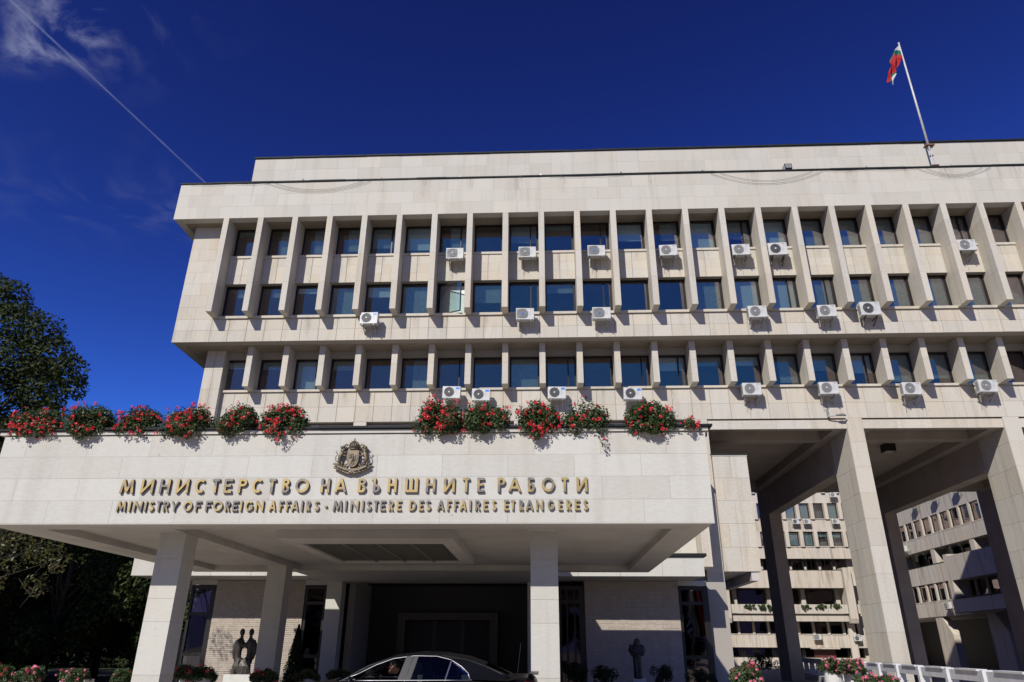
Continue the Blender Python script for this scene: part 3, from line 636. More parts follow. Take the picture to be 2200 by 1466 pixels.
AC = [('A', -4.19, 17.67, 1, 'grey square-grilled air conditioner at the leftmost occupied top-row spandrel'), ('A', -.66, 17.67, 1, 'grey square-grilled air conditioner in the top row, second from left'),
      ('B', 2.67, 17.68, 1, 'air conditioner with blue fan hub hung in the top row between fins'), ('C', 6.12, 17.63, 1, 'white air conditioner in the top row, right of the one with a blue hub'),
      ('C', 9.56, 17.59, 1, 'white air conditioner with ringed grille in the top row, left neighbour of the dark-fan unit'), ('D', 11.29, 17.55, 1, 'larger white air conditioner with dark fan and dark brackets, top row'),
      ('C', 20.08, 17.62, 1, 'air conditioner at the far right end of the top row'),
      ('E', -8.11, 14.24, 2, 'air conditioner with black fan and blue label, alone at the left of the middle row'), ('B', -.78, 14.34, 2, 'blue-hub air conditioner below the middle windows, left of the pair'),
      ('B', 2.77, 14.33, 2, 'blue-hub air conditioner below the middle windows, right of the pair'), ('C', 9.9, 14.29, 2, 'white air conditioner in the middle row beneath a pale blind'),
      ('C', 13.03, 14.28, 2, 'white air conditioner in the middle row beneath the slightly open window'), ('D', 14.98, 14.32, 2, 'big air conditioner with dark fan at the right end of the middle row'),
      ('E', -4.26, 11.01, 3, 'black-fan air conditioner with blue label, highest and leftmost over the canopy flowers'), ('E', -2.88, 10.88, 3, 'black-fan blue-label air conditioner hung slightly lower beside its neighbour'),
      ('E', .65, 10.94, 3, 'black-fan blue-label air conditioner above the gap between two flower bushes'), ('E', 4.14, 10.86, 3, 'black-fan blue-label air conditioner above the last big flower bush'),
      ('C', 9.59, 11.03, 3, 'grey-fan air conditioner above the left portal bay'), ('C', 13.06, 11.04, 3, 'grey-fan air conditioner just left above the first portal pillar'),
      ('C', 16.75, 10.98, 3, 'grey-fan air conditioner above the middle of the second portal bay'), ('C', 20.13, 11.07, 3, 'grey-fan air conditioner above the second portal pillar at the right edge')]
proto = {}
def put_ac(style, x, y, z, label, group, rz=0):
    if style not in proto: proto[style] = r_ = make_ac(style)
    else: r_ = copy_tree(proto[style])
    r_.location = (x, y, z + ZO - .29); r_.rotation_euler.z = rz; ORG[r_.name] = Vector(r_.location)
    tag(r_, label, 'air conditioner', group); return r_
for s_, x, z, row, lab in AC:
    a_ = put_ac(s_, x, {1: 29.56, 2: 29.56, 3: 30.96}[row], z, lab, 'air conditioners on the main facade', R(random.uniform(-2, 2))); a_.rotation_euler.y = R(random.uniform(-1.2, 1.2))
for s_, x, y_, z, lab in (('E', 31.32, 90.9, 14.9, 'far air conditioner on the courtyard block, left one of a close pair'), ('C', 32.7, 90.9, 14.9, 'far air conditioner on the courtyard block, right one of a close pair'),
        ('C', 36.2, 90.9, 14.9, 'far air conditioner beside the front portal pillar on the courtyard block'), ('C', 36.5, 90.9, 18.2, 'topmost far air conditioner just under the portal beam'),
        ('A', 31.8, 90.9, 1.62, 'far air conditioner above the red-brown courtyard door'), ('E', 36.4, 90.9, 1.5, 'far air conditioner low beside the courtyard block pier')):
    put_ac(s_, x, y_, z, lab, 'air conditioners on the courtyard block')
for y_, z, lab in ((78.2, 9.95, 'air conditioner at the far end of the courtyard wing'), (72.1, 4.05, 'air conditioner low on the courtyard wing by the balcony'), (74.5, 14.0, 'air conditioner high on the courtyard wing, farther one'), (70.5, 14.0, 'air conditioner high on the courtyard wing, middle one'), (66.5, 14.0, 'air conditioner high on the courtyard wing, nearest one')):
    put_ac('C', 37.75, y_, z, lab, 'air conditioners on the courtyard wing', R(-90))

m_, n_, l_, bb_ = mat('rust wash'); bb_.inputs['Base Color'].default_value = (.26, .17, .09, 1); bb_.inputs['Roughness'].default_value = .9
tc_ = n_.new('ShaderNodeTexCoord'); sx_ = n_.new('ShaderNodeSeparateXYZ'); l_.new(tc_.outputs['Generated'], sx_.inputs[0])
nz_ = n_.new('ShaderNodeTexNoise'); nz_.inputs['Scale'].default_value = 9; mp_s = n_.new('ShaderNodeMapping'); mp_s.inputs['Scale'].default_value = (6, 1, .35); ge_ = n_.new('ShaderNodeNewGeometry'); l_.new(ge_.outputs['Position'], mp_s.inputs['Vector']); l_.new(mp_s.outputs[0], nz_.inputs['Vector'])
e1 = n_.new('ShaderNodeMath'); e1.operation = 'PINGPONG'; e1.inputs[1].default_value = .5; l_.new(sx_.outputs[0], e1.inputs[0])
e2 = n_.new('ShaderNodeMath'); e2.operation = 'MULTIPLY'; l_.new(e1.outputs[0], e2.inputs[0]); l_.new(sx_.outputs[2], e2.inputs[1])
e3 = n_.new('ShaderNodeMapRange'); e3.inputs[1].default_value = .42; e3.inputs[2].default_value = .7; l_.new(nz_.outputs[0], e3.inputs[0])
e4 = n_.new('ShaderNodeMath'); e4.operation = 'MULTIPLY'; l_.new(e2.outputs[0], e4.inputs[0]); l_.new(e3.outputs[0], e4.inputs[1]); e5 = n_.new('ShaderNodeMath'); e5.operation = 'MULTIPLY'; e5.inputs[1].default_value = .9; l_.new(e4.outputs[0], e5.inputs[0])
tp_ = n_.new('ShaderNodeBsdfTransparent'); mm_ = n_.new('ShaderNodeMixShader'); l_.new(e5.outputs[0], mm_.inputs[0]); l_.new(tp_.outputs[0], mm_.inputs[1]); l_.new(bb_.outputs[0], mm_.inputs[2]); l_.new(mm_.outputs[0], n_['Material Output'].inputs[0])
def drip(x, z1, h, w2, y):
    MB().add([(x - w2, y, z1 - h), (x + w2, y, z1 - h), (x + w2, y, z1), (x - w2, y, z1), (x - w2, y + .001, z1 - h)], [(0, 1, 2, 3)]).build('rain_mark', m_, main)
for k in range(NB):
    for z1, h, y in ((14.54, random.uniform(.6, 1.1), 29.992), (11.26, random.uniform(.7, 1.4), 31.392)):
        if random.random() < .7: drip(fin(k) + random.uniform(.5, 1.4), z1, h, random.uniform(.06, .3), y)
    if random.random() < .6: drip(fin(k) + 1.0 + random.uniform(-.3, .3), 17.90, random.uniform(.5, 1.2), random.uniform(.06, .2), 29.992)
    if random.random() < .5: drip(fin(k) + random.uniform(0, 1.7), 21.9, random.uniform(.5, 1.6), random.uniform(.1, .5), 29.172)
for s_, x, z, row, lab in AC:
    drip(x - .1, z - .35, .8, .14, 29.991 if row < 3 else 31.391)

# ------------------------------------------------------------------ foliage
def leaves_mesh(pts, nrm, size, m, name, jitter=.6, aspect=.5):
    """pts (n,3): a folded leaf of 2 triangles at each point"""
    n = len(pts); d = nrm + rng.normal(0, jitter, (n, 3)); d /= np.linalg.norm(d, axis=1)[:, None] + 1e-9
    a = rng.normal(0, 1, (n, 3)); a -= d * (a * d).sum(1)[:, None]; a /= np.linalg.norm(a, axis=1)[:, None] + 1e-9
    b = np.cross(d, a); s = (size * rng.uniform(.6, 1.25, n))[:, None]
    v = np.empty((n, 4, 3)); v[:, 0] = pts - a * s; v[:, 1] = pts + b * s * aspect - d * s * .18; v[:, 2] = pts + a * s; v[:, 3] = pts - b * s * aspect - d * s * .18
    me = bpy.data.meshes.new(name); me.vertices.add(n * 4); me.vertices.foreach_set('co', v.reshape(-1))
    i = (np.arange(n) * 4)[:, None]; f = np.concatenate([i + [0, 1, 2], i + [0, 2, 3]], 1).reshape(-1)
    me.loops.add(n * 6); me.loops.foreach_set('vertex_index', f.astype(np.int32)); me.polygons.add(n * 2)
    me.polygons.foreach_set('loop_start', np.arange(0, n * 6, 3, dtype=np.int32)); me.materials.append(m); me.update(calc_edges=True); me.validate(); return me
def blob_points(blobs, n, shell=.55):
    bl = np.array(blobs); vol = bl[:, 3] ** 2; k = rng.choice(len(bl), n, p=vol / vol.sum())
    d = rng.normal(0, 1, (n, 3)); d /= np.linalg.norm(d, axis=1)[:, None]
    r = rng.uniform(shell ** 3, 1, n) ** (1 / 3)
    p = bl[k, :3] + d * (bl[k, 3] * r)[:, None]
    return p, d
def crown(c, rad, nb, br, flat_=0):
    out = []
    while len(out) < nb:
        d = rng.normal(0, 1, 3); d /= np.linalg.norm(d); q = rng.uniform(.35, 1) ** .5
        out.append([c[0] + d[0] * rad[0] * q, c[1] + d[1] * rad[1] * q, c[2] + d[2] * rad[2] * q, br * rng.uniform(.6, 1.25)])
    return out
def limbs(b, base, blobs, r0, n=12, mid=.5):
    base = Vector(base); top = Vector((base.x, base.y, max(q[2] for q in blobs) - .6)); cz = sum(q[2] for q in blobs) / len(blobs)
    b.tube([base, (base.x + .1, base.y, base.z + (cz - base.z) * .4), (base.x - .1, base.y + .1, cz), (top.x, top.y, top.z)], [r0, r0 * .8, r0 * .5, r0 * .1], 10)
    for q in random.sample(blobs, min(n, len(blobs))):
        h = base.z + (q[2] - base.z) * random.uniform(.35, .7); s_ = Vector((base.x, base.y, h)); e = Vector(q[:3]); m_ = s_.lerp(e, .5) + Vector((0, 0, .4)) * random.uniform(-.5, 1.5)
        b.tube([s_, m_, e], [r0 * .35, r0 * .2, r0 * .05], 6)
def tree(name, label, base, blobs, n, size, lm, r0, group=None, cat='tree', nl=14, local_mesh=None):
    root = empty(name, base, label, cat, group)
    b = MB(); limbs(b, base, blobs, r0, nl); b.build('trunk', M['bark'], root, True)
    p, d = blob_points(blobs, n); g = wl(root)
    p = p - np.array([g.x, g.y, g.z - ZO]); o = link('crown', leaves_mesh(p, d + [0, 0, .4], size, lm, 'crown'), root); tag(o, kind='stuff'); return root
# big dark tree left of the building
bl = crown((-25.6, 27, 7.4), (4.9, 4.6, 6.4), 70, 1.25)
bl += [[-24.6, 26.5, 14.2, 1.2], [-23.3, 26.4, 13.9, 1.0], [-22.4, 26.3, 12.7, 1.0], [-21.3, 26.4, 12.3, .95], [-20.7, 26.5, 11.2, 1.0], [-19.8, 26.6, 10.6, .8], [-20.6, 26.5, 9.4, 1.0], [-20.2, 26.6, 8.6, .8], [-21.4, 26.5, 7.6, 1.1], [-22, 26.5, 10.8, 1.2], [-19.5, 26.8, 9.9, .55]]
tree('deciduous_tree', 'tall dark green broadleaf tree rising behind the left end of the canopy', (-25.2, 27, G0), bl, 98000, .10, M['leaf'], .42, nl=30)
# yellowing sparse tree closer to the canopy
bl = crown((-16.2, 19.6, 4.4), (2.4, 1.8, 2.3), 26, .5) + [[-13.4, 18.8, 2.5, .5], [-12.8, 18.6, 2.1, .4], [-14.2, 18.9, 2.4, .6], [-13.2, 18.7, 1.5, .35], [-14.8, 18.8, 1.7, .6], [-14.3, 19.2, 6.0, .45]]
yt = tree('young_maple', 'small thin-leaved tree turning yellow beside the canopy end', (-16.4, 19.6, G0), bl, 5200, .055, M['leaf_y'], .07, nl=16)
tb = MB()
for q in bl:
    for _ in range(7):
        m0 = Vector(q[:3]) + Vector(rng.normal(0, .14, 3)); e = m0 + Vector(rng.normal(0, .26, 3)) + Vector((0, 0, .2)); tb.tube([Vector(q[:3]) - Vector((.1, 0, .3)), m0, e], [.008, .006, .003], 4)
tag(tb.build('twigs', M['twig'], yt), kind='stuff')
# wood behind on the left
var = []
for i in range(3):
    bl = crown((0, 0, 3.2), (3.6, 3.4, 4.2), 34, 1.15)
    t = tree('park_tree', 'dark leafy tree in the shaded wood left of the canopy', (0, 0, G0), bl, 17000, .13, M['leaf'], .25, 'trees of the shaded wood behind the canopy'); var.append(t)
spots = [(-17.5, 34), (-22, 33), (-27, 35), (-33, 32), (-19, 40), (-24.5, 41), (-30, 42), (-36, 40), (-21, 48), (-27, 50), (-34, 51), (-42, 48), (-24, 58), (-32, 60), (-40, 60), (-50, 58), (-31, 25), (-37, 24), (-35, 17), (-41, 30)]
for i, (x, y) in enumerate(spots):
    t = var[i] if i < 3 else copy_tree(var[i % 3]); s_ = random.uniform(.9, 1.15) if y > 30 else 1.7
    if x > -23 and y < 45: s_ = .88
    t.location = (x, y, 0); t.rotation_euler.z = random.uniform(0, 6); t.scale = (s_, s_, s_)
    far = 'nearest' if y < 36 else 'middle' if y < 45 else 'far' if y < 55 else 'farthest'
    tag(t, 'dark leafy tree in the %s row of the shaded wood, %s from its right end' % (far, ('first', 'second', 'third', 'fourth', 'fifth', 'sixth')[sum(1 for p_ in spots[:i] if (p_[1] < 36) == (y < 36) and (p_[1] < 45) == (y < 45) and (p_[1] < 55) == (y < 55) and p_[1] > 30) % 6]))
    if y < 30: tag(t, ('nearest', 'second', 'third', 'farthest')[(16, 17, 18, 19).index(i)] + ' unseen tall tree added far left to shade the wood', group='unseen trees added at the far left for shade')  # out-of-frame trees, added and scaled up to throw shade on the wood
hg = empty('clipped_hedge', (-30, 61, G0), 'dark clipped hedge closing the back of the shaded wood', 'hedge')
p = np.stack([rng.uniform(-55, -14, 26000), rng.uniform(61, 62.2, 26000), rng.uniform(G0, 1.2, 26000)], 1); g = wl(hg)
tag(link('foliage', leaves_mesh(p - np.array([g.x, g.y, g.z - ZO]), np.tile([0, -1., .5], (26000, 1)), .16, M['leaf'], 'foliage'), hg), kind='stuff')
# trees across the street behind the viewer (seen mirrored in the low panes)
for i in range(9):
    t = copy_tree(var[i % 3]); t.location = (-34 + i * 8.3 + random.uniform(-1, 1), -30 - random.uniform(0, 5), 0); t.rotation_euler.z = i; t.scale = (1.2, 1.2, 1.2)
    tag(t, ('first', 'second', 'third', 'fourth', 'fifth', 'sixth', 'seventh', 'eighth', 'ninth')[i] + ' street tree from the left across the road behind the viewpoint', group='street trees across the road')
def shrub(name, label, x, y, z, r, n, lm, size=.035, group=None, cat='shrub'):
    root = empty(name, (x, y, z), label, cat, group); b = MB()
    for k in range(7): a = k * .9; b.tube([(0, 0, 0), (r[0] * .4 * math.cos(a), r[1] * .4 * math.sin(a), r[2] * .5)], [.02, .008], 5)
    b.build('stem', M['bark'], root, local=True)
    p, d = blob_points([[rng.normal(0, .45) * r[0], rng.normal(0, .45) * r[1], r[2] * rng.uniform(.3, 1.5), min(r) * rng.uniform(.35, .6)] for _ in range(16)], n)
    tag(link('foliage', leaves_mesh(p, d + [0, 0, .3], size, lm, 'foliage'), root), kind='stuff'); return root
# thuja cone
th = empty('conical_thuja', (-8.4, 25.5, G0), 'dark conical thuja standing against the sunlit brick by the left windows', 'thuja')
zz = rng.uniform(0, 1, 9000) ** 1.3; aa = rng.uniform(0, 2 * math.pi, 9000); rr_ = (.40 * (1 - zz) ** .8 * rng.uniform(.55, 1.08, 9000) * (1 + .15 * np.sin(aa * 5 + zz * 25)))
p = np.stack([rr_ * np.cos(aa), rr_ * np.sin(aa), .15 + zz * 2.1], 1)
tag(link('foliage', leaves_mesh(p, np.stack([np.cos(aa), np.sin(aa), .8 + 0 * aa], 1), .045, M['leaf_dark'], 'foliage', .5, .35), th), kind='stuff')
MB().tube([(0, 0, 0), (0, 0, 1.8)], [.04, .01], 6).build('trunk', M['bark'], th, local=True)

# ------------------------------------------------------------------ geraniums
def flower_head(m, r=.045, n=13):
    pts = []; nr = []
    for k in range(n):
        d = rng.normal(0, 1, 3); d[1] -= .3; d[2] += .4; d /= np.linalg.norm(d); pts.append(d * r * rng.uniform(.55, 1.1)); nr.append(d)
    return leaves_mesh(np.array(pts), np.array(nr), r * .52, m, 'flower_head', .3, .8)
FH = {'red': [flower_head(M['petal_red'], r_) for r_ in (.05, .06, .042)], 'pink': [flower_head(M['petal_pink'], r_) for r_ in (.05, .06, .045)]}
def geranium(label, x, y, z, w_, h, nl, nf, col='red', hang=0.0, group='flower bushes along the canopy edge', dens=1, mix=None, drop=None, nm='geranium_bush'):
    root = empty(nm, (x, y, z), label, 'flower bush', group)
    blobs = []
    for k in range(44):
        t = rng.uniform(-1, 1); u_ = rng.uniform(0, 1)
        blobs.append([t * w_ * .42, rng.normal(0, .11) - .10, h * (.12 + .66 * u_ * math.sqrt(max(0, 1 - t * t * .75))), h * rng.uniform(.22, .34)])
    for k in range(int(9 * hang)):
        t = rng.uniform(-.6, .6); blobs.append([t * w_ * .42, -.26 - rng.uniform(0, .08), .09 - rng.uniform(0, .24) * hang * (1 - abs(t)), .10])
    if drop: blobs += [[drop, -.32, -.1 - .05 * k, .05] for k in range(6)]
    p, d = blob_points(blobs, int(nl * dens * 3.8), .2)
    tag(link('foliage', leaves_mesh(p, d + [0, -.2, .6], .027, M['ger_leaf'], 'foliage', .6, .75), root), kind='stuff')
    b = MB()
    for k in range(26):
        q = random.choice(blobs); b.tube([(q[0] * .4, 0, 0), (q[0] * .8, q[1] * .6, q[2] * .6 + .03), (q[0] + rng.normal(0, .05), q[1] - .03, q[2] + q[3] + .03)], [.006, .004, .003], 4)
    b.build('stems', M['ger_leaf'], root, local=True)
    for k in range(nf):
        q = blobs[rng.integers(len(blobs))]; dd_ = rng.normal(0, 1, 3); dd_[1] = -abs(dd_[1]) - .35; dd_[2] += .35; dd_ /= np.linalg.norm(dd_)
        c_ = col if not mix or rng.random() > .3 else mix
        o = link('flower_head', FH[c_][rng.integers(3)], root, tuple(np.array(q[:3]) + dd_ * (q[3] + .035)))
        o.rotation_euler = (rng.uniform(-.6, .6), rng.uniform(-3, 3), rng.uniform(-3, 3)); s_ = rng.uniform(.5, .95); o.scale = (s_, s_, s_)
    return root
GB = [(-10.82, 1.12, 1500, 64, .8, 'lush red geranium bush at the far left end of the canopy'), (-9.64, 1.02, 1900, 26, .9, 'mostly green geranium bush, second from the left on the canopy'),
      (-8.61, 1.02, 1500, 44, .3, 'round red-dotted geranium bush, third from the left on the canopy'), (-7.54, 1.12, 1500, 58, 1.1, 'wide red geranium bush hanging low, in front of the building corner'),
      (-6.45, .85, 1500, 28, .4, 'small geranium bush between two wide red ones'), (-5.47, 1.05, 1500, 56, .8, 'red geranium bush at the right end of the left-hand row'),
      (-2.16, 1.12, 1700, 92, .9, 'fullest bright red geranium bush, first of the right-hand row'), (-1.18, .98, 1700, 34, .6, 'green geranium bush with few red heads beside the fullest one'),
      (-.14, 1.0, 1500, 50, 1.2, 'red geranium bush trailing lowest over the stone fascia'), (.88, 1.02, 1500, 14, .5, 'thin half-dead geranium bush with one dangling sprig'),
      (2.18, 1.02, 1900, 36, .8, 'separate dense geranium bush near the right end of the canopy'), (3.01, .48, 380, 16, .0, 'tiny red geranium at the right corner of the canopy')]
for x, w_, nl, nf, hg, lab in GB:
    small = w_ < .6
    geranium(lab, x, 14.16, 4.13, w_ * .87, .66 if not small else .24, nl * 1.3 if not small else nl, int(nf * 1.7), 'red', hg, dens=.5 if 'thin' in lab else 1, drop=.33 if 'dangling' in lab else None)
    if not small:
        tag(bx('planter_box', M['fan_dark'], None, x - .42, x + .42, 14.27, 14.50, 4.245, 4.34), 'dark box under the ' + lab.split(',')[0].replace(' on the canopy', '').replace(' at the far left end of the canopy', ', far left').replace(' at the right end of the left-hand row', ', end of left row'), 'planter', 'window boxes on the canopy')
def potted(label, x, y, z, w_, h, nf, col, pot=True, nl=900, mix=None, square=False, gp='potted flowers on the ground', hang=.2):
    geranium(label, x, y, z, w_, h, nl, nf, col, hang, gp, mix=mix, nm='potted_geranium')
    if pot:
        b = MB(); r1, r2 = w_ * .34, w_ * .24
        if square: b.box(-w_ * .48, w_ * .48, -.2, .2, G0 - z, .06)
        else: b.tube([(0, 0, G0 - z), (0, 0, -.0), (0, 0, .0), (0, 0, .07)], [r2, r1, r1 * 1.1, r1 * 1.12], 18)
        o = b.build('flower_pot', M['pot'], None, local=True); o.location = (x, y, z + ZO); tag(o, 'white pot holding the ' + label, 'pot', 'white flower pots')
potted('red geranium at the bottom left corner of the view', -12.9, 18, -.72, .55, .34, 22, 'red')
potted('pink geranium in the left planter near the wood', -12.2, 18, -.72, .55, .32, 26, 'pink')
potted('pink geranium in the second planter near the wood', -11.1, 18, -.74, .62, .3, 22, 'pink', square=True)
potted('green geranium left of the front left column', -9.95, 18, -.74, .4, .3, 3, 'red')
potted('red geranium just right of the front left column', -9.45, 20, -.72, .42, .36, 14, 'red')
potted('bushy green and red geranium left of the couple sculpture', -8.95, 20, -.76, .75, .36, 24, 'red')
potted('green geranium in front of the couple sculpture', -7.35, 20, -.8, .65, .34, 12, 'red')
potted('dark geranium in shade behind the middle column', -7.0, 22.6, -.86, .7, .34, 12, 'red')
potted('dark geranium in shade left of the thuja', -6.3, 23.5, -.86, .7, .34, 10, 'red')
potted('tall pink and red geranium beside the right pillar', 3.66, 14.5, -.62, .46, .42, 34, 'pink', mix='red', pot=True, nl=1500)
potted('pink geranium in the left of two white pots by the railing', 5.80, 16, -.36, .52, .26, 34, 'pink')
potted('pink geranium in the right of two white pots by the railing', 6.22, 16.1, -.38, .52, .26, 32, 'pink')
potted('low pink geranium in a long box nearest the viewer', 5.95, 14.4, -.56, .95, .2, 46, 'pink', square=True, nl=1300)
for x, y, lab in ((1.75, 24.2, 'dark shrub in shade right of the front right column'), (3.6, 24.2, 'dark shrub in shade right of the standing figure'), (4.75, 24.0, 'round dark shrub before the right-hand glazing'), (.9, 24.6, 'dark shrub in shade before the narrow glazing')):
    shrub('potted_shrub', lab, x, y, -.95, (.38, .3, .3), 1500, M['leaf_dark'], group='shaded shrubs by the brick wall')
shrub('clipped_shrub', 'dark rounded shrub on the paving under the portal', 13.2, 47.6, -1.0, (.7, .5, .55), 2500, M['leaf_dark'], .05)
for i, (x, z) in enumerate(((23.97, 6.63), (25.4, 6.56), (26.59, 6.48), (30.76, 6.57), (32.52, 6.65), (34.19, 6.66))):
    shrub('balcony_plant', ('leftmost', 'second', 'third', 'fourth', 'fifth', 'rightmost')[i] + ' green plant trailing over the balcony of the courtyard block', x, 89.9, z - ZO - .55, (.65, .3, .38), 900, M['ger_leaf'], .07, 'plants on the far balcony', 'plant')

# ------------------------------------------------------------------ lettering on the fascia
def bronze(name, gold, dark, sc=3.0, lo=.42, hi=.58):
    m, n, l, b = mat(name); geo = n.new('ShaderNodeNewGeometry'); t = n.new('ShaderNodeTexNoise'); t.inputs['Scale'].default_value = sc; t.inputs['Detail'].default_value = 3
    l.new(geo.outputs['Position'], t.inputs['Vector']); r = n.new('ShaderNodeMapRange'); r.inputs[1].default_value = lo; r.inputs[2].default_value = hi; l.new(t.outputs[0], r.inputs[0])
    c = n.new('ShaderNodeMix'); c.data_type = 'RGBA'; c.inputs[6].default_value = (*gold, 1); c.inputs[7].default_value = (*dark, 1); l.new(r.outputs[0], c.inputs[0]); l.new(c.outputs[2], b.inputs['Base Color'])
    b.inputs['Metallic'].default_value = .35; b.inputs['Roughness'].default_value = .5; return m
M['brass'] = bronze('patchy brass', (.36, .265, .105), (.15, .135, .125), 3.2, .46, .60)
M['brass_side'] = simple('tarnished brass edge', (.085, .065, .045), .6, .4)
M['bronze'] = bronze('weathered bronze', (.20, .155, .095), (.11, .09, .065), 9)
M['statue'] = bronze('dark bronze', (.065, .055, .045), (.035, .03, .028), 4)
def arc(cx, cz, rx, rz, a0, a1, n=18):
    return [(cx + rx * math.cos(R(a0 + (a1 - a0) * i / n)), cz + rz * math.sin(R(a0 + (a1 - a0) * i / n))) for i in range(n + 1)]
T = .17     # stroke width as part of the height
def glyph(ch):
    """strokes as centre lines in a box 0..1 wide, 0..1 high; widths are set by the caller"""
    h = T / 2
    L = {
     'I': [[(.5, 0), (.5, 1)]], 'Т': [[(0, 1 - h), (1, 1 - h)], [(.5, 0), (.5, 1)]],
     'Н': [[(h, 0), (h, 1)], [(1 - h, 0), (1 - h, 1)], [(h, .52), (1 - h, .52)]],
     'И': [[(h, 0), (h, 1)], [(1 - h, 0), (1 - h, 1)], [(h, .04), (1 - h, .96)]],
     'N': [[(h, 0), (h, 1)], [(1 - h, 0), (1 - h, 1)], [(h, .96), (1 - h, .04)]],
     'Ш': [[(h, 0), (h, 1)], [(1 - h, 0), (1 - h, 1)], [(.5, 0), (.5, 1)], [(0, h), (1, h)]],
     'M': [[(h * .8, 0), (.2, 1)], [(1 - h * .8, 0), (.8, 1)], [(.2, .97), (.5, .12)], [(.8, .97), (.5, .12)]],
     'Е': [[(h, 0), (h, 1)], [(0, 1 - h), (1, 1 - h)], [(0, h), (1, h)], [(0, .52), (.92, .52)]],
     'F': [[(h, 0), (h, 1)], [(0, 1 - h), (1, 1 - h)], [(0, .52), (.9, .52)]],
     'А': [[(h * .7, 0), (.5, 1)], [(1 - h * .7, 0), (.5, 1)], [(.2, .3), (.8, .3)]],
     'Р': [[(h, 0), (h, 1)], [(0, 1 - h), (.55, 1 - h)] + arc(.52, .73, .38, .27 - h, 90, -90)[1:] + [(0, .46 + h)]],
     'В': [[(h, 0), (h, 1)], [(0, 1 - h), (.5, 1 - h)] + arc(.5, .755, .34, .245 - h, 90, -90, 12)[1:] + [(0, .51 + h)], [(.45, .51), (.52, .51)] + arc(.52, .275, .38, .275 - h, 90, -90, 12)[1:] + [(0, h)]],
     'Ъ': [[(0, 1 - h), (.35, 1 - h)], [(.32, 0), (.32, 1)], [(.3, .56 - h), (.6, .56 - h)] + arc(.6, .28, .32, .28 - h, 90, -90, 12)[1:] + [(.3, h)]],
     'Б': [[(h, 0), (h, 1)], [(0, 1 - h), (.92, 1 - h)], [(h, .6 - h), (.55, .6 - h)] + arc(.55, .3, .36, .3 - h, 90, -90, 12)[1:] + [(0, h)]],
     'О': [arc(.5, .5, .5 - h * .9, .5 - h, 0, 360, 32)], 'С': [arc(.56, .5, .5 - h * .6, .5 - h, 48, 312, 24)],
     'D': [[(h, 0), (h, 1)], [(0, 1 - h), (.4, 1 - h)] + arc(.4, .5, .6 - h, .5 - h, 90, -90, 18)[1:] + [(0, h)]],
     'R': [[(h, 0), (h, 1)], [(0, 1 - h), (.5, 1 - h)] + arc(.5, .73, .36, .27 - h, 90, -90, 12)[1:] + [(0, .46 + h)], [(.45, .48), (.92, 0)]],
     'S': [arc(.5, .745, .36, .255 - h, 25, 270, 16)[:-1] + arc(.5, .27, .38, .27 - h, 90, -155, 18)],
     'Y': [[(.5, 0), (.5, .48)], [(.5, .42), (h * .6, 1)], [(.5, .42), (1 - h * .6, 1)]],
     'G': [arc(.52, .5, .5 - h * .8, .5 - h, 45, 340, 26), [(.55, .46), (1, .46)], [(.93, .18), (.93, .46)]],
     '·': [[(.1, .42), (.9, .42)]]}
    return L[{'T': 'Т', 'E': 'Е', 'A': 'А', 'P': 'Р', 'O': 'О', 'C': 'С', 'H': 'Н', 'B': 'В', 'М': 'M'}.get(ch, ch)]
def mp_(p, W_, hw):     # shares of the width, with the outer stroke centres half a stroke inside
    h = T / 2
    if p < h: return p / h * hw
    if p > 1 - h: return W_ - (1 - p) / h * hw
    return hw + (p - h) / (1 - 2 * h) * (W_ - 2 * hw)
def letter(ch, x0, x1, z0, z1, y, depth, parent):
    H = z1 - z0; W_ = x1 - x0; hw = T * H / 2; b = MB()
    for si, stroke in enumerate(glyph(ch)):
        asp = W_ / H; P = [Vector((x0 + mp_(px_, W_, hw), z0 + pz * H)) for px_, pz in stroke]
        if ch == 'I' or ch == '·':
            cx = (x0 + x1) / 2; P = [Vector((cx, z0 + s_[1] * H)) for s_ in stroke] if ch == 'I' else [Vector((cx - .022, z0 + .42 * H)), Vector((cx + .022, z0 + .42 * H))]
        # stroke centre lines were written for T as a share of width; pull verticals in to true stroke width
        closed = (P[0] - P[-1]).length < 1e-4 and len(P) > 3; n = len(P); Lf = []; Rt = []
        for i in range(n):
            if closed: a, c = P[(i - 1) % (n - 1)], P[(i + 1) % (n - 1)]
            else: a, c = P[max(i - 1, 0)], P[min(i + 1, n - 1)]
            d = (c - a).normalized(); nn = Vector((-d.y, d.x)); Lf.append(P[i] + nn * hw); Rt.append(P[i] - nn * hw)
        # square ends stay inside the letter's height
        def cl_(p): return Vector((p.x, min(max(p.y, z0), z1)))
        Lf = [cl_(p) for p in Lf]; Rt = [cl_(p) for p in Rt]
        yf = y - depth - .0009 * si; vs = []
        for a, c in zip(Lf, Rt): vs += [(a.x, yf, a.y), (c.x, yf, c.y), (a.x, y, a.y), (c.x, y, c.y)]
        fs = []; ms = []
        for i in range(n - 1):
            q = 4 * i; fs += [(q, q + 1, q + 5, q + 4), (q, q + 4, q + 6, q + 2), (q + 1, q + 3, q + 7, q + 5)]; ms += [0, 1, 1]
        if not closed: fs += [(0, 2, 3, 1), (4 * n - 4, 4 * n - 3, 4 * n - 1, 4 * n - 2)]; ms += [1, 1]
        k = len(s0 := b.f); b.add(vs, fs); b.m[k:] = ms
    return b.build('letter', [M['brass'], M['brass_side']], parent)
YF = 13.997
T1 = 'МИНИСТЕРСТВОНАВЪНШНИТЕРАБОТИ'
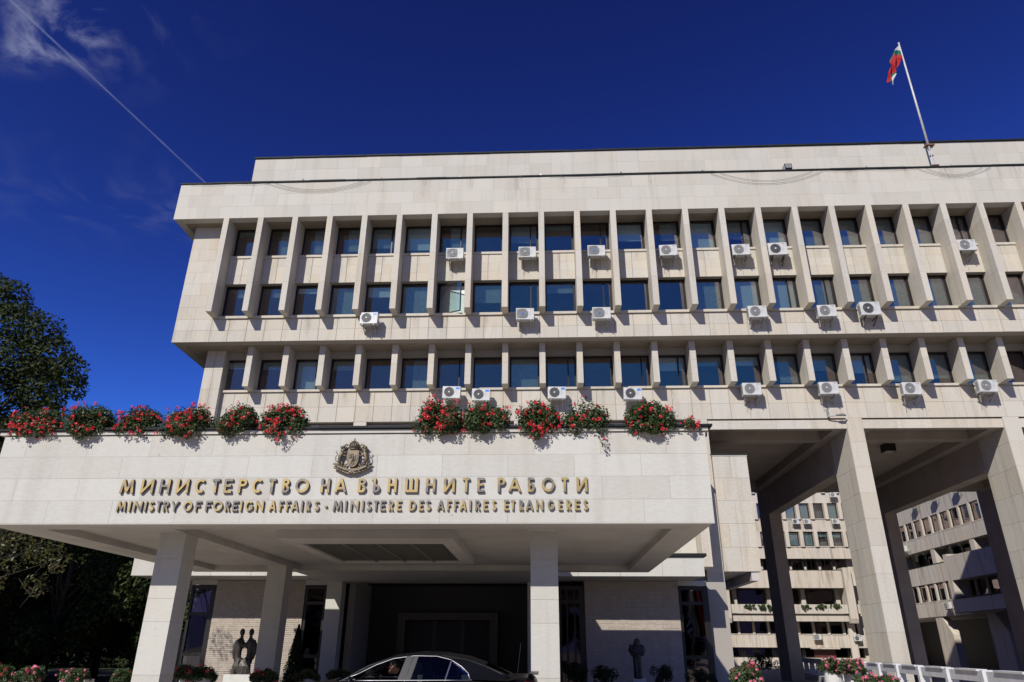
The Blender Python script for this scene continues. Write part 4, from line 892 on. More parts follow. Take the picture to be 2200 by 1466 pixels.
P1 = [(-8.65, -8.33), (-8.22, -7.92), (-7.83, -7.58), (-7.48, -7.19), (-7.1, -6.85), (-6.75, -6.56), (-6.5, -6.29), (-6.2, -5.99), (-5.92, -5.67), (-5.58, -5.4), (-5.3, -5.11), (-5.03, -4.72), (-4.51, -4.29), (-4.22, -3.95), (-3.75, -3.55), (-3.48, -3.27), (-3.15, -2.93), (-2.8, -2.5), (-2.38, -2.15), (-2.02, -1.76), (-1.64, -1.46), (-1.35, -1.17), (-0.94, -0.75), (-0.72, -0.44), (-0.34, -0.16), (-0.06, 0.23), (0.33, 0.5), (0.63, 0.88)]
i1 = empty('inscription', (-3.9, 13.98, 2.88), 'upper line of large brass letters reading МИНИСТЕРСТВО НА ВЪНШНИТЕ РАБОТИ on the canopy', 'lettering')
for ch, (a, b_) in zip(T1, P1): letter(ch, a + .02, b_ - .02, 2.875, 3.16, YF, .05, i1)
T2 = 'MINISTRYOFFOREIGNAFFAIRS·MINISTEREDESAFFAIRESETRANGERES'
P2 = [(-8.63, -8.41), (-8.38, -8.31), (-8.28, -8.08), (-8.05, -7.99), (-7.97, -7.83), (-7.81, -7.69), (-7.67, -7.53), (-7.51, -7.33), (-7.25, -7.05), (-7.01, -6.87), (-6.8, -6.66), (-6.64, -6.43), (-6.4, -6.27), (-6.25, -6.11), (-6.09, -6.03), (-5.99, -5.81), (-5.78, -5.59), (-5.5, -5.34), (-5.3, -5.19), (-5.16, -5.05), (-5.05, -4.88), (-4.85, -4.8), (-4.75, -4.64), (-4.59, -4.46), (-4.36, -4.32), (-4.21, -4.0), (-3.97, -3.91), (-3.86, -3.67), (-3.63, -3.57), (-3.54, -3.41), (-3.39, -3.28), (-3.26, -3.13), (-3.09, -2.97), (-2.93, -2.81), (-2.68, -2.52), (-2.49, -2.37), (-2.35, -2.22), (-2.12, -1.96), (-1.93, -1.82), (-1.79, -1.68), (-1.67, -1.52), (-1.48, -1.43), (-1.37, -1.24), (-1.21, -1.09), (-1.04, -0.92), (-0.8, -0.68), (-0.66, -0.56), (-0.5, -0.39), (-0.37, -0.2), (-0.17, -0.0), (0.06, 0.21), (0.27, 0.38), (0.43, 0.55), (0.59, 0.72), (0.76, 0.88)]
i2 = empty('inscription', (-3.9, 13.98, 2.52), 'lower line of small brass letters reading MINISTRY OF FOREIGN AFFAIRS · MINISTERE DES AFFAIRES ETRANGERES', 'lettering')
for ch, (a, b_) in zip(T2, P2): letter(ch, a + .01, b_ - .018, 2.515, 2.715, YF, .042, i2)

# ------------------------------------------------------------------ coat of arms
em = empty('coat_of_arms', (-3.885, 13.97, 3.26), 'bronze coat of arms with crown, lion shield and two lions above the lettering', 'emblem')
def E_(x, z): return (-3.885 + x, z + 3.26)
def eb(name, fn, smooth=True):
    b = MB(); fn(b); return b.build(name, M['bronze'], em, smooth)
def shield(b):
    out = [E_(-.115, .47), E_(.115, .47), E_(.125, .36)] + [E_(.125 * math.cos(R(a)), .31 + .19 * math.sin(R(a))) for a in range(0, -181, -15)] + [E_(-.125, .36)]
    b.prism(out, 13.90, 13.985); b.prism([((x + 3.885) * .82 - 3.885, (z - 3.62) * .84 + 3.62) for x, z in out], 13.893, 13.90)
eb('shield', shield, False)
def lion(b, sx, cx, cz, s, y, th):
    q = lambda x, z: (-3.885 + cx + sx * x * s, y, 3.26 + cz + z * s)
    b.tube([q(-.05, -.55), q(-.12, -.2), q(-.02, .15), q(.12, .42)], [.17 * s, .16 * s, .19 * s, .15 * s], 8)        # trunk
    b.ball(q(.2, .6), (.15 * s, th, .15 * s), 8, 6); b.ball(q(.08, .5), (.2 * s, th * .8, .2 * s), 8, 6); b.tube([q(.26, .6), q(.38, .57)], [.08 * s, .05 * s], 6)
    b.tube([q(.08, .3), q(.38, .36), q(.58, .46)], [.09 * s, .06 * s, .05 * s], 6); b.tube([q(.05, .12), q(.35, .08), q(.56, .02)], [.09 * s, .06 * s, .05 * s], 6)
    b.tube([q(-.02, -.45), q(.16, -.6), q(.08, -.85), q(.26, -.9)], [.12 * s, .09 * s, .06 * s, .05 * s], 6); b.tube([q(-.1, -.5), q(-.26, -.7), q(-.2, -.98), q(-.02, -1.0)], [.12 * s, .09 * s, .06 * s, .05 * s], 6)
    b.tube([q(-.12, -.5), q(-.42, -.4), q(-.48, -.05), q(-.32, .2), q(-.5, .4), q(-.38, .5)], [.045 * s, .04 * s, .04 * s, .04 * s, .05 * s, .03 * s], 6)
eb('shield_lion', lambda b: lion(b, -1, .0, .31, .13, 13.888, .018))
for sx in (-1, 1):
    eb('supporter_lion', lambda b: (lion(b, -sx, sx * .245, .345, .235, 13.92, .035), b.prism([E_(sx * .235 + dx, .505 + dz) for dx, dz in ((-.03, 0), (.03, 0), (.04, .04), (.0, .06), (-.04, .04))], 13.9, 13.96)))
    def scroll(b):
        b.tube([(-3.885 + sx * x, 13.93, 3.26 + z) for x, z in ((.12, .5), (.17, .53), (.2, .58), (.16, .6), (.13, .57))], [.02, .025, .025, .02, .012], 6)
    eb('scroll', scroll)
    def branch(b):
        for k in range(13):
            t = k / 12; x = .03 + .33 * t; z = .03 + .13 * t ** 1.5; b.ball((-3.885 + sx * x, 13.93, 3.26 + z + .035 * (-1) ** k), (.045, .02, .022), 6, 5)
        for k in range(9):
            t = k / 8; b.ball((-3.885 + sx * (.05 + .25 * t), 13.93, 3.26 - .005 + .11 * t ** 1.2), (.035, .018, .018), 6, 5)
        for k in range(14):
            b.ball((-3.885 + sx * (.13 + .02 * (k % 7)), 13.95, 3.26 + .12 + .03 * (k // 7) + .02 * ((k * 5) % 3)), (.026, .016, .02), 6, 5)
        for k in range(6): b.ball((-3.885 + sx * (.36 - .02 * k), 13.93, 3.26 + .13 + .045 * k * .6), (.022, .018, .028), 6, 5)
    eb('oak_branch', branch)
def crownf(b):
    b.prism([E_(-.085, .49), E_(.085, .49), E_(.11, .58), E_(.08, .635), E_(.03, .665), E_(-.03, .665), E_(-.08, .635), E_(-.11, .58)], 13.905, 13.985)
    b.prism([E_(-.085, .485), E_(.085, .485), E_(.09, .515), E_(-.09, .515)], 13.892, 13.904)
    for a in (-.07, -.035, 0, .035, .07): b.tube([(-3.885 + a * .7, 13.9, 3.26 + .515), (-3.885 + a * 1.25, 13.897, 3.26 + .59), (-3.885 + a * .3, 13.9, 3.26 + .66)], [.009, .011, .007], 5)
    b.ball((-3.885, 13.93, 3.26 + .675), .018, 8, 6); b.box(-3.892, -3.878, 13.92, 13.94, 3.26 + .69, 3.26 + .725); b.box(-3.902, -3.868, 13.922, 13.938, 3.26 + .705, 3.26 + .715)
eb('crown', crownf)
eb('ribbon', lambda b: [b.add([(-3.885 + s_[0], y, 3.26 + s_[1]) for s_ in seg for y in (13.885, 13.91)] , [(0, 2, 6, 4), (1, 5, 7, 3), (0, 1, 3, 2), (4, 6, 7, 5), (0, 4, 5, 1), (2, 3, 7, 6)]) for seg in [[(x, .04 + .9 * x * x), (x, .085 + .9 * x * x), (x2, .04 + .9 * x2 * x2), (x2, .085 + .9 * x2 * x2)] for x, x2 in [(-.30 + .05 * k, -.30 + .05 * (k + 1)) for k in range(12)]]], False)
MB().ball((-3.885, 13.93, 3.26 + .01), (.03, .02, .03), 8, 6).build('knot', M['bronze'], em, True)

# ------------------------------------------------------------------ skinned figures
def skin(name, joints, edges, m, parent, sub=2, world=None):
    me = bpy.data.meshes.new(name); me.from_pydata([j[:3] for j in joints], edges, []); me.materials.append(m)
    o = link(name, me, parent); me.attributes.new('dummy', 'FLOAT', 'POINT')
    bm = bmesh.new(); bm.from_mesh(me); lay = bm.verts.layers.skin.verify()
    for v, j in zip(bm.verts, joints):
        r_ = j[3]; v[lay].radius = (r_, r_) if not hasattr(r_, '__len__') else r_
    bm.verts.ensure_lookup_table(); bm.verts[0][lay].use_root = True; bm.to_mesh(me); bm.free()
    a = o.modifiers.new('skin', 'SKIN'); a.use_smooth_shade = True; s_ = o.modifiers.new('sub', 'SUBSURF'); s_.levels = sub; s_.render_levels = sub
    return o
def remesh(o, v):
    r_ = o.modifiers.new('re', 'REMESH'); r_.mode = 'VOXEL'; r_.voxel_size = v; r_.use_smooth_shade = True
    q = o.modifiers.new('sm', 'SMOOTH'); q.factor = .6; q.iterations = 3
# the couple
s1 = empty('couple_sculpture', (-9.9, 24.8, G0), 'bronze sculpture of two slender figures joined at shoulders and hips, standing before the brick wall', 'sculpture')
b = MB(); cx, cy = -9.89, 24.8
for s_ in (-1, 1):
    q = lambda x, z, y=0: (cx + s_ * x, cy + y, z)
    b.ball(q(.155, .50), (.082, .095, .115), 14, 10); b.tube([q(.15, .42), q(.15, .30)], [.048, .06], 10)
    b.tube([q(.15, .30), q(.17, .22), q(.20, .05), q(.215, -.12), q(.20, -.3), q(.15, -.42)], [.075, .14, .13, .118, .115, .14], 14)
    b.tube([q(.12, .24), q(.28, .20), q(.335, .10), q(.34, -.10), q(.30, -.30)], [.09, .085, .07, .062, .055], 12)
    b.tube([q(.22, .16), q(.09, .12), q(.0, .08)], [.10, .10, .09], 12)
    b.tube([q(.22, -.30), q(.1, -.38), q(.0, -.42)], [.12, .12, .12], 12)
o = b.build('figures', M['statue'], s1); remesh(o, .016)
b = MB()
for k in range(26):
    x = cx + random.uniform(-.26, .26); b.tube([(x, cy - random.uniform(0, .12), -.36 + random.uniform(0, .06)), (x + random.uniform(-.08, .08), cy - .13, -.52), (x + random.uniform(-.1, .1), cy - random.uniform(.0, .14), -.78)], [.035, .04, .045], 7)
b.ball((cx, cy, -.55), (.29, .15, .26), 14, 9); o = b.build('drapery', M['statue'], s1); remesh(o, .016)
bx('plinth', M['pot'], s1, cx - .45, cx + .55, cy - .3, cy + .4, G0, -.76)
# standing figure on the right
s2 = empty('figure_sculpture', (3.05, 26, G0), 'dark slim bronze figure with arms folded round its head, on a white pedestal in shade', 'sculpture')
b = MB(); cx, cy = 3.05, 26.0
b.tube([(cx, cy, -.84), (cx, cy, -.5), (cx, cy, -.2), (cx, cy, .0), (cx, cy, .14)], [.145, .14, .15, .17, .16], 14)
b.ball((cx + .02, cy, .25), (.115, .11, .15), 14, 10)
for s_ in (-1, 1):
    b.tube([(cx + s_ * .07, cy, .12), (cx + s_ * .19, cy - .02, .12), (cx + s_ * .225, cy - .05, .02), (cx + s_ * .15, cy - .08, -.14)], [.09, .095, .075, .055], 10)
    b.tube([(cx + s_ * .21, cy - .05, .12), (cx + s_ * .17, cy - .12, .02), (cx + s_ * .04, cy - .14, -.06)], [.06, .055, .045], 9)
    b.tube([(cx + s_ * .07, cy - .09, -.2), (cx + s_ * .06, cy - .12, -.84)], [.045, .05], 8)
o = b.build('figure', M['statue'], s2); remesh(o, .018)
bx('pedestal', M['pot'], s2, cx - .2, cx + .24, cy - .22, cy + .22, G0, -.845)

# ------------------------------------------------------------------ car
paint = simple('black car paint', (.003, .003, .004), .4, .0, .18, coat=.08)
chrome = simple('chrome trim', (.30, .30, .32), .4, 1.0)
rubber = simple('rubber', (.015, .015, .015), .8)
car = empty('black_sedan', (-2.6, 13.5, G0), 'black saloon car with chrome window trim standing under the canopy, driver window open', 'car')
CY = 13.5
def zc(z): return z - 1.5      # heights of the car are from the ground
stn = [  # x, bonnet/boot height, side crease height, half width, sill height
 (-5.02, .62, .50, .62, .28), (-4.95, .72, .58, .78, .24), (-4.6, .86, .70, .88, .22), (-4.0, .96, .82, .91, .20), (-3.5, 1.03, .90, .92, .20), (-2.8, 1.02, .92, .925, .20),
 (-2.0, 1.03, .93, .93, .20), (-1.3, 1.06, .95, .925, .20), (-.9, 1.09, .96, .91, .22), (-.55, 1.11, .97, .87, .26), (-.25, 1.11, .96, .80, .30), (-.16, 1.05, .90, .72, .34), (-.12, .80, .7, .68, .40)]
def sect(x, h, c, w_, s_):
    return [(x, -w_ * .9, s_), (x, -w_, s_ + .14), (x, -w_, c * .78), (x, -w_ * .985, c), (x, -w_ * .90, h - .02), (x, -w_ * .6, h + .012), (x, 0, h + .03), (x, w_ * .6, h + .012), (x, w_ * .90, h - .02), (x, w_ * .985, c), (x, w_, c * .78), (x, w_, s_ + .14), (x, w_ * .9, s_)]
b = MB(); secs = [sect(*q) for q in stn]; n_ = len(secs[0]); vs = [(p[0], CY + p[1], zc(p[2])) for s_ in secs for p in s_]
fs = [(i * n_ + k, (i + 1) * n_ + k, (i + 1) * n_ + (k + 1) % n_, i * n_ + (k + 1) % n_) for i in range(len(secs) - 1) for k in range(n_)]
# leave the cabin top open between windscreen and rear window
fs = [f for f in fs if not (4 <= f[0] // n_ <= 7 and f[0] % n_ in (4, 5, 6, 7))]
fs += [tuple(range(n_)), tuple((len(secs) - 1) * n_ + k for k in range(n_))]
b.add(vs, fs); o = b.build('body', paint, car, True)
sm = o.modifiers.new('s', 'SUBSURF'); sm.levels = 1; sm.render_levels = 2
# roof shell with side rails
roofx = [(-3.46, 1.03, .70), (-3.22, 1.16, .70), (-2.96, 1.295, .66), (-2.6, 1.415, .62), (-2.11, 1.468, .60), (-1.72, 1.455, .60), (-1.33, 1.40, .61), (-1.01, 1.30, .64), (-.74, 1.19, .68), (-.60, 1.12, .72)]
def rs(q, drop=0, wd=0): x, h, w_ = q; return [(x, CY - w_ - wd, zc(h - .05 - drop)), (x, CY - w_ * .8 - wd * .8, zc(h - .012 - drop)), (x, CY, zc(h + .01 - drop)), (x, CY + w_ * .8, zc(h - .012 - drop)), (x, CY + w_, zc(h - .05 - drop))]
b = MB(); rr = roofx[3:8]; v = [p for q in rr for p in rs(q)] + [(p[0], p[1], p[2] - .02) for q in rr for p in rs(q)]; m_ = len(rr) * 5
fs = []
for i in range(len(rr) - 1):
    for k in range(4):
        a = i * 5 + k; fs += [(a, a + 1, a + 6, a + 5), (m_ + a, m_ + a + 5, m_ + a + 6, m_ + a + 1)]
b.add(v, fs); b.build('roof', paint, car, True)
for s_ in (-1, 1):
    RS_ = s_
    b = MB(); b.tube([(x, CY + s_ * (w_ + .012), zc(h - .05)) for x, h, w_ in roofx], [.015, .018, .02, .02, .02, .02, .02, .025, .03, .03], 8); b.build('roof_rail', paint, car, True)
    rail_ = [(-3.38, 1.02, .885), (-3.1, 1.13, .80), (-2.82, 1.265, .74), (-2.55, 1.36, .70), (-2.2, 1.405, .675), (-1.82, 1.40, .675), (-1.59, 1.35, .69), (-1.40, 1.25, .73), (-1.28, 1.15, .79), (-1.24, 1.06, .865)]
    up_ = [(x, CY + s_ * (w_ + .012), zc(h - .035)) for x, h, w_ in roofx]; lo_ = [(x, CY + s_ * (w_ - .004), zc(z)) for x, z, w_ in rail_]
    MB().add(up_ + lo_, [(i, i + 1, i + 11, i + 10) for i in range(9)] ).add([up_[9], lo_[9], (-.62, CY + s_ * .90, zc(1.04)), (-.45, CY + s_ * .80, zc(1.09))], [(0, 1, 2, 3)]).build('side_panel', paint, car)
    b = MB(); b.tube([(x, CY + s_ * w_, zc(z)) for x, z, w_ in rail_], .008, 6); b.tube([(x, CY + s_ * .905, zc(1.03 + .01 * (x + 3.3))) for x in (-3.38, -2.8, -2.2, -1.6, -1.24)], .008, 6); b.build('chrome_trim', chrome, car, True)
    for xa, xb, t_ in ((-2.36, -2.24, 0), (-2.24, -2.15, 1)):
        MB().add([(xa - .07, CY + s_ * .905, zc(1.03)), (xb - .07, CY + s_ * .905, zc(1.03)), (xb + .02, CY + s_ * .69, zc(1.40)), (xa + .03, CY + s_ * .69, zc(1.40)), (xa - .07, CY + s_ * .88, zc(1.03)), (xb - .07, CY + s_ * .88, zc(1.03)), (xb + .02, CY + s_ * .665, zc(1.40)), (xa + .03, CY + s_ * .665, zc(1.40))], [(0, 1, 2, 3), (4, 7, 6, 5), (0, 4, 5, 1), (1, 5, 6, 2), (2, 6, 7, 3), (3, 7, 4, 0)]).build('door_pillar', simple('satin black pillar', (.012, .012, .014), .5), car)
    MB().tube([(-1.65, CY + s_ * .9, zc(1.03)), (-1.57, CY + s_ * .695, zc(1.35))], .014, 6).build('quarter_divider', chrome, car)
    def sg(pts, nm):
        vv = [(x, CY + s_ * y, zc(z)) for x, y, z in pts]; bb = MB().add(vv + [(p[0], p[1] - s_ * .006, p[2]) for p in vv], [tuple(range(len(vv))), tuple(range(2 * len(vv) - 1, len(vv) - 1, -1))]); return bb.build(nm, M['glass_car'], car)
    sg([(-2.20, .895, 1.05), (-1.66, .895, 1.05), (-1.60, .695, 1.34), (-1.82, .672, 1.385), (-2.12, .672, 1.39)], 'rear_door_window')
    sg([(-1.63, .89, 1.05), (-1.26, .865, 1.06), (-1.30, .79, 1.15), (-1.42, .725, 1.25), (-1.57, .69, 1.33)], 'quarter_window')
    if s_ > 0: sg([(-3.3, .885, 1.04), (-2.42, .895, 1.05), (-2.28, .68, 1.39), (-2.55, .69, 1.35), (-2.82, .735, 1.255), (-3.1, .79, 1.12)], 'front_door_window')
    mr_ = MB(); mr_.ball((-3.17, CY + s_ * 1.0, zc(1.02)), (.07, .11, .075), 12, 8); o = mr_.build('wing_mirror', paint, car, True)
    MB().box(-3.20, -3.09, CY + s_ * 1.0 - .05, CY + s_ * 1.0 + .05, zc(1.045), zc(1.06)).build('indicator', chrome, o)
    for xw in (-4.15, -1.30):
        q = MB(); q.disc((xw, zc(.32)), .32, CY + s_ * .92 - .11, CY + s_ * .92 + .11, 28); wh = q.build('wheel', rubber, car); q = MB(); q.disc((xw, zc(.32)), .21, CY + s_ * .92 + s_ * .11 - .006, CY + s_ * .92 + s_ * .11 + .006, 20); q.build('rim', M['grey_metal'], wh)
    MB().prism([(-4.95, zc(.62)), (-4.6, zc(.66)), (-4.62, zc(.80)), (-4.88, zc(.74))], CY + s_ * .72, CY + s_ * .90).build('headlight', chrome, car)
    MB().prism([(-.40, zc(.80)), (-.15, zc(.78)), (-.17, zc(1.02)), (-.36, zc(1.03))], CY + s_ * .70, CY + s_ * .84).build('tail_light', simple('red lamp glass', (.25, .01, .01), .2), car)
def tvglass(a, c, nm, s0=.9):
    (x0, h0, w0), (x1, h1, w1) = a, c; v = [(x0, CY - w0 * s0, zc(h0 - .02)), (x0, CY + w0 * s0, zc(h0 - .02)), (x1, CY + w1 * s0, zc(h1 - .02)), (x1, CY - w1 * s0, zc(h1 - .02))]
    MB().add(v + [(p[0], p[1], p[2] - .008) for p in v], [(0, 1, 2, 3), (7, 6, 5, 4)]).build(nm, M['glass_car'], car)
tvglass(roofx[0], roofx[3], 'windscreen', .98); tvglass(roofx[-3], roofx[-1], 'rear_window', .98)
cab = MB(); cab.box(-2.35, -2.05, CY - .7, CY - .12, zc(.5), zc(1.12)).box(-2.3, -2.1, CY - .55, CY - .27, zc(1.13), zc(1.30)).box(-2.35, -2.05, CY + .12, CY + .7, zc(.5), zc(1.12)).box(-2.3, -2.1, CY + .27, CY + .55, zc(1.13), zc(1.30)).box(-1.4, -1.0, CY - .7, CY + .7, zc(.5), zc(1.12)).box(-2.95, -2.36, CY - .7, CY + .7, zc(.4), zc(.55))
cab.build('seats', simple('grey beige upholstery', (.22, .21, .18), .8), car)
bx('dashboard', rubber, car, -3.35, -3.0, CY - .74, CY + .74, zc(.75), zc(1.0))
q = MB(); q.tube([(-2.92 + .07 * math.sin(t) , CY - .38 + .17 * math.cos(t), zc(.98) + .15 * math.sin(t)) for t in [k * math.pi / 8 for k in range(17)]], .014, 6, False); q.build('steering_wheel', rubber, car)
bx('inner_mirror', rubber, car, -2.86, -2.82, CY - .12, CY + .1, zc(1.27), zc(1.33))
MB().tube([(-.50, CY, zc(1.13)), (-.44, CY, zc(1.62))], .004, 5).build('aerial', rubber, car)
MB().box(-.30, -.135, CY - .74, CY + .74, zc(1.135), zc(1.15)).build('boot_lip', paint, car)
# driver
drv = empty('person', (-2.45, CY - .38, G0), 'driver in a dark jacket leaning forward behind the open window of the black car', 'person')
dx_, dy_ = -2.36, CY - .40
J = [(dx_, dy_, zc(.58), (.15, .17)), (dx_ - .04, dy_, zc(.75), (.12, .15)), (dx_ - .10, dy_, zc(.95), (.12, .17)), (dx_ - .13, dy_, zc(1.04), (.09, .13)), (dx_ - .16, dy_, zc(1.10), .055), (dx_ - .20, dy_, zc(1.15), .06), (dx_ - .22, dy_, zc(1.21), (.088, .075)), (dx_ - .205, dy_, zc(1.28), (.075, .068)),
     (dx_ - .13, dy_ - .19, zc(1.02), .065), (dx_ - .28, dy_ - .24, zc(.90), .05), (dx_ - .48, dy_ - .14, zc(.97), .036), (dx_ - .13, dy_ + .19, zc(1.02), .065), (dx_ - .26, dy_ + .22, zc(.86), .05), (dx_ - .46, dy_ + .12, zc(.95), .036),
     (dx_ - .05, dy_ - .1, zc(.56), .09), (dx_ - .42, dy_ - .12, zc(.60), .075), (dx_ - .60, dy_ - .12, zc(.34), .05), (dx_ - .05, dy_ + .1, zc(.56), .09), (dx_ - .42, dy_ + .12, zc(.60), .075), (dx_ - .60, dy_ + .12, zc(.34), .05)]
skin_m = simple('skin', (.42, .20, .13), .5); jacket = simple('dark jacket', (.012, .012, .014), .8)
bd = skin('body', J, [(0, 1), (1, 2), (2, 3), (3, 4), (4, 5), (5, 6), (6, 7), (3, 8), (8, 9), (9, 10), (3, 11), (11, 12), (12, 13), (0, 14), (14, 15), (15, 16), (0, 17), (17, 18), (18, 19)], jacket, drv)
for s_ in (-1, 1):
    hx, hy, hz = dx_ - .50, dy_ + s_ * (.14 if s_ < 0 else .12), zc(.965)
    HJ = [(hx, hy, hz, (.03, .016)), (hx - .04, hy, hz + .01, (.036, .016)), (hx - .07, hy, hz + .015, (.036, .014))]; HE = [(0, 1), (1, 2)]
    for k in range(4):
        n0 = len(HJ); yy = hy + (k - 1.5) * .018; L_ = (.06, .07, .066, .052)[k]; HJ += [(hx - .07 - L_ * .5, yy, hz + .012, .0085), (hx - .07 - L_ * .8, yy, hz - .012, .008), (hx - .07 - L_ * .7, yy, hz - .035, .007)]; HE += [(2, n0), (n0, n0 + 1), (n0 + 1, n0 + 2)]
    n0 = len(HJ); HJ += [(hx - .03, hy - s_ * .03, hz - .01, .011), (hx - .06, hy - s_ * .04, hz - .03, .009)]; HE += [(1, n0), (n0, n0 + 1)]
    skin('hand', HJ, HE, skin_m, drv)
fc = MB(); hx, hz = dx_ - .215, zc(1.235); fc.ball((hx, dy_, hz), (.092, .078, .118), 16, 12); fc.ball((hx - .075, dy_, hz - .075), (.035, .045, .04), 10, 7)
fc.add([(hx - .088, dy_ - .014, hz - .03), (hx - .088, dy_ + .014, hz - .03), (hx - .12, dy_, hz - .028), (hx - .086, dy_, hz + .025)], [(0, 1, 2), (0, 2, 3), (1, 3, 2), (0, 3, 1)])
for s_ in (-1, 1): fc.ball((hx + .01, dy_ + s_ * .078, hz - .01), (.02, .01, .03), 8, 6)
hd = fc.build('head', skin_m, drv, True)
for s_ in (-1, 1): MB().ball((hx - .082, dy_ + s_ * .03, hz + .01), (.011, .014, .009), 8, 6).build('eye', rubber, hd)
MB().box(hx - .107, hx - .09, dy_ - .022, dy_ + .022, hz - .066, hz - .06).build('mouth', simple('lips', (.25, .08, .07), .5), hd)
hr = MB(); hr.ball((hx + .015, dy_, hz + .03), (.095, .083, .10), 16, 10); hr.build('hair', rubber, drv, True)

# ------------------------------------------------------------------ white railing on the right
rl = empty('white_railing', (14, 37, G0), 'white concrete balustrade running away from the right edge under the portal', 'railing')
A, B2 = Vector((9.6, 15.6)), Vector((19.9, 66.0)); dr = (B2 - A).normalized(); nr_ = Vector((dr.y, -dr.x)); Lr = (B2 - A).length; RT = -.36
def seg(b, s0, s1, w0, w1, z0, z1):
    q = [A + dr * s + nr_ * w_ for s, w_ in ((s0, w0), (s1, w0), (s1, w1), (s0, w1))]
    b.add([(p.x, p.y, z) for z in (z0, z1) for p in q], [(3, 2, 1, 0), (4, 5, 6, 7), (0, 1, 5, 4), (1, 2, 6, 5), (2, 3, 7, 6), (3, 0, 4, 7)])
s = 0; sp = 2.75
while s < Lr:
    b = MB(); seg(b, s, s + .16, -.14, .12, G0, RT); b.build('post', M['rail'], rl)
    b = MB(); seg(b, s + .24, s + .38, -.10, .12, G0 + .1, RT - .03); b.build('post', M['rail'], rl)
    b = MB(); seg(b, s + .17, s + sp - .01, -.07, .09, RT - .26, RT - .03); b.build('top_rail', M['rail'], rl)
    b = MB(); seg(b, s + .5, s + sp - .6, -.11, .13, RT - .029, RT + .01); b.build('rail_cap', M['rail'], rl)
    b = MB(); q = [(s + .385, G0 + .35), (s + 1.25, G0 + .35), (s + .385, RT - .262)]
    v = [(*(A + dr * u_ + nr_ * w_), z) for w_ in (-.02, .04) for u_, z in q]; b.add(v, [(0, 1, 2), (5, 4, 3), (0, 3, 4, 1), (1, 4, 5, 2), (2, 5, 3, 0)]); b.build('web', M['rail'], rl)
    s += sp
b = MB(); seg(b, 0, Lr, -.2, .2, G0 - .02, G0 + .28); b.build('kerb', M['rail'], rl)

# ------------------------------------------------------------------ flagpole and flag
fp = empty('flagpole', (20.15, 30.2, 21.65), 'white flagpole standing on the roof parapet at upper right', 'flagpole')
MB().tube([(20.15, 30.2, 23.8), (20.15, 30.2, 31.15)], [.062, .038], 10).ball((20.15, 30.2, 31.2), .06, 8, 6).build('pole', M['white'], fp, True)
b = MB()
for a in range(3):
    t = a * 2.1; b.tube([(20.15 + .10 * math.cos(t), 30.2 + .10 * math.sin(t), 21.6), (20.15 + .07 * math.cos(t), 30.2 + .07 * math.sin(t), 24.05)], .03, 6)
rust = simple('rusty steel', (.22, .12, .08), .8, .2, noise=.4, nscale=20)
b.build('stand', M['white'], fp); MB().box(19.95, 20.4, 30.05, 30.35, 24.02, 24.08).box(19.98, 20.32, 30.05, 30.35, 22.72, 22.78).box(20.08, 20.22, 30.12, 30.28, 23.4, 23.44).build('clamp', rust, fp)
m, n, l, b_ = mat('flag cloth'); uvn = n.new('ShaderNodeAttribute'); uvn.attribute_name = 'band'; cr = n.new('ShaderNodeValToRGB'); cr.color_ramp.interpolation = 'CONSTANT'
cr.color_ramp.elements[0].color = (.42, .012, .015, 1); e = cr.color_ramp.elements[1]; e.position = .333; e.color = (.005, .13, .07, 1); e = cr.color_ramp.elements.new(.667); e.color = (.62, .62, .62, 1)
l.new(uvn.outputs['Fac'], cr.inputs[0]); l.new(cr.outputs[0], b_.inputs['Base Color']); b_.inputs['Roughness'].default_value = .75
tr_ = n.new('ShaderNodeBsdfTranslucent'); l.new(cr.outputs[0], tr_.inputs[0]); mx_ = n.new('ShaderNodeMixShader'); mx_.inputs[0].default_value = .3; l.new(b_.outputs[0], mx_.inputs[1]); l.new(tr_.outputs[0], mx_.inputs[2]); l.new(mx_.outputs[0], n['Material Output'].inputs[0])
me = bpy.data.meshes.new('flag'); nu, nv = 40, 18; vs = []; band = []
for i in range(nu + 1):
    for j in range(nv + 1):
        u_, v_ = i / nu, j / nv        # u along the fly, v from red foot to white head
        # the cloth droops from the hoist; further down the folds show mostly the red strip, its edges green and white
        g_ = min(1, u_ * 3.5); wv = .30 + .10 * math.sin(u_ * 5 + 1)
        x = 20.06 - 1.02 * u_ ** .9 + g_ * (v_ - .5) * wv * -1.0 * 1.3 + .04 * math.sin(u_ * 19 + v_ * 3) * g_
        y = 30.1 + .10 * math.cos(u_ * 12 + v_ * 8) * g_
        z = 30.95 - 1.15 * (1 - v_) * (1 - g_ * .80) - .12 * g_ - 2.4 * u_ ** 1.05
        low = min(1, max(0, (u_ - .66) / .12)); mid = .02 + .42 * v_ ** 3.5; bot = .9 * (1 - v_)
        bd_ = v_ * (1 - g_) + mid * g_; bd_ = bd_ * (1 - low) + bot * low
        vs.append((x, y, z + ZO)); band.append(bd_)
me.from_pydata(vs, [], [(i * (nv + 1) + j, (i + 1) * (nv + 1) + j, (i + 1) * (nv + 1) + j + 1, i * (nv + 1) + j + 1) for i in range(nu) for j in range(nv)])
at_ = me.attributes.new('band', 'FLOAT', 'POINT'); at_.data.foreach_set('value', band); me.materials.append(m); me.polygons.foreach_set('use_smooth', [True] * len(me.polygons))
tag(link('flag', me), 'white, green and red flag hanging in folds from the rooftop pole', 'flag')

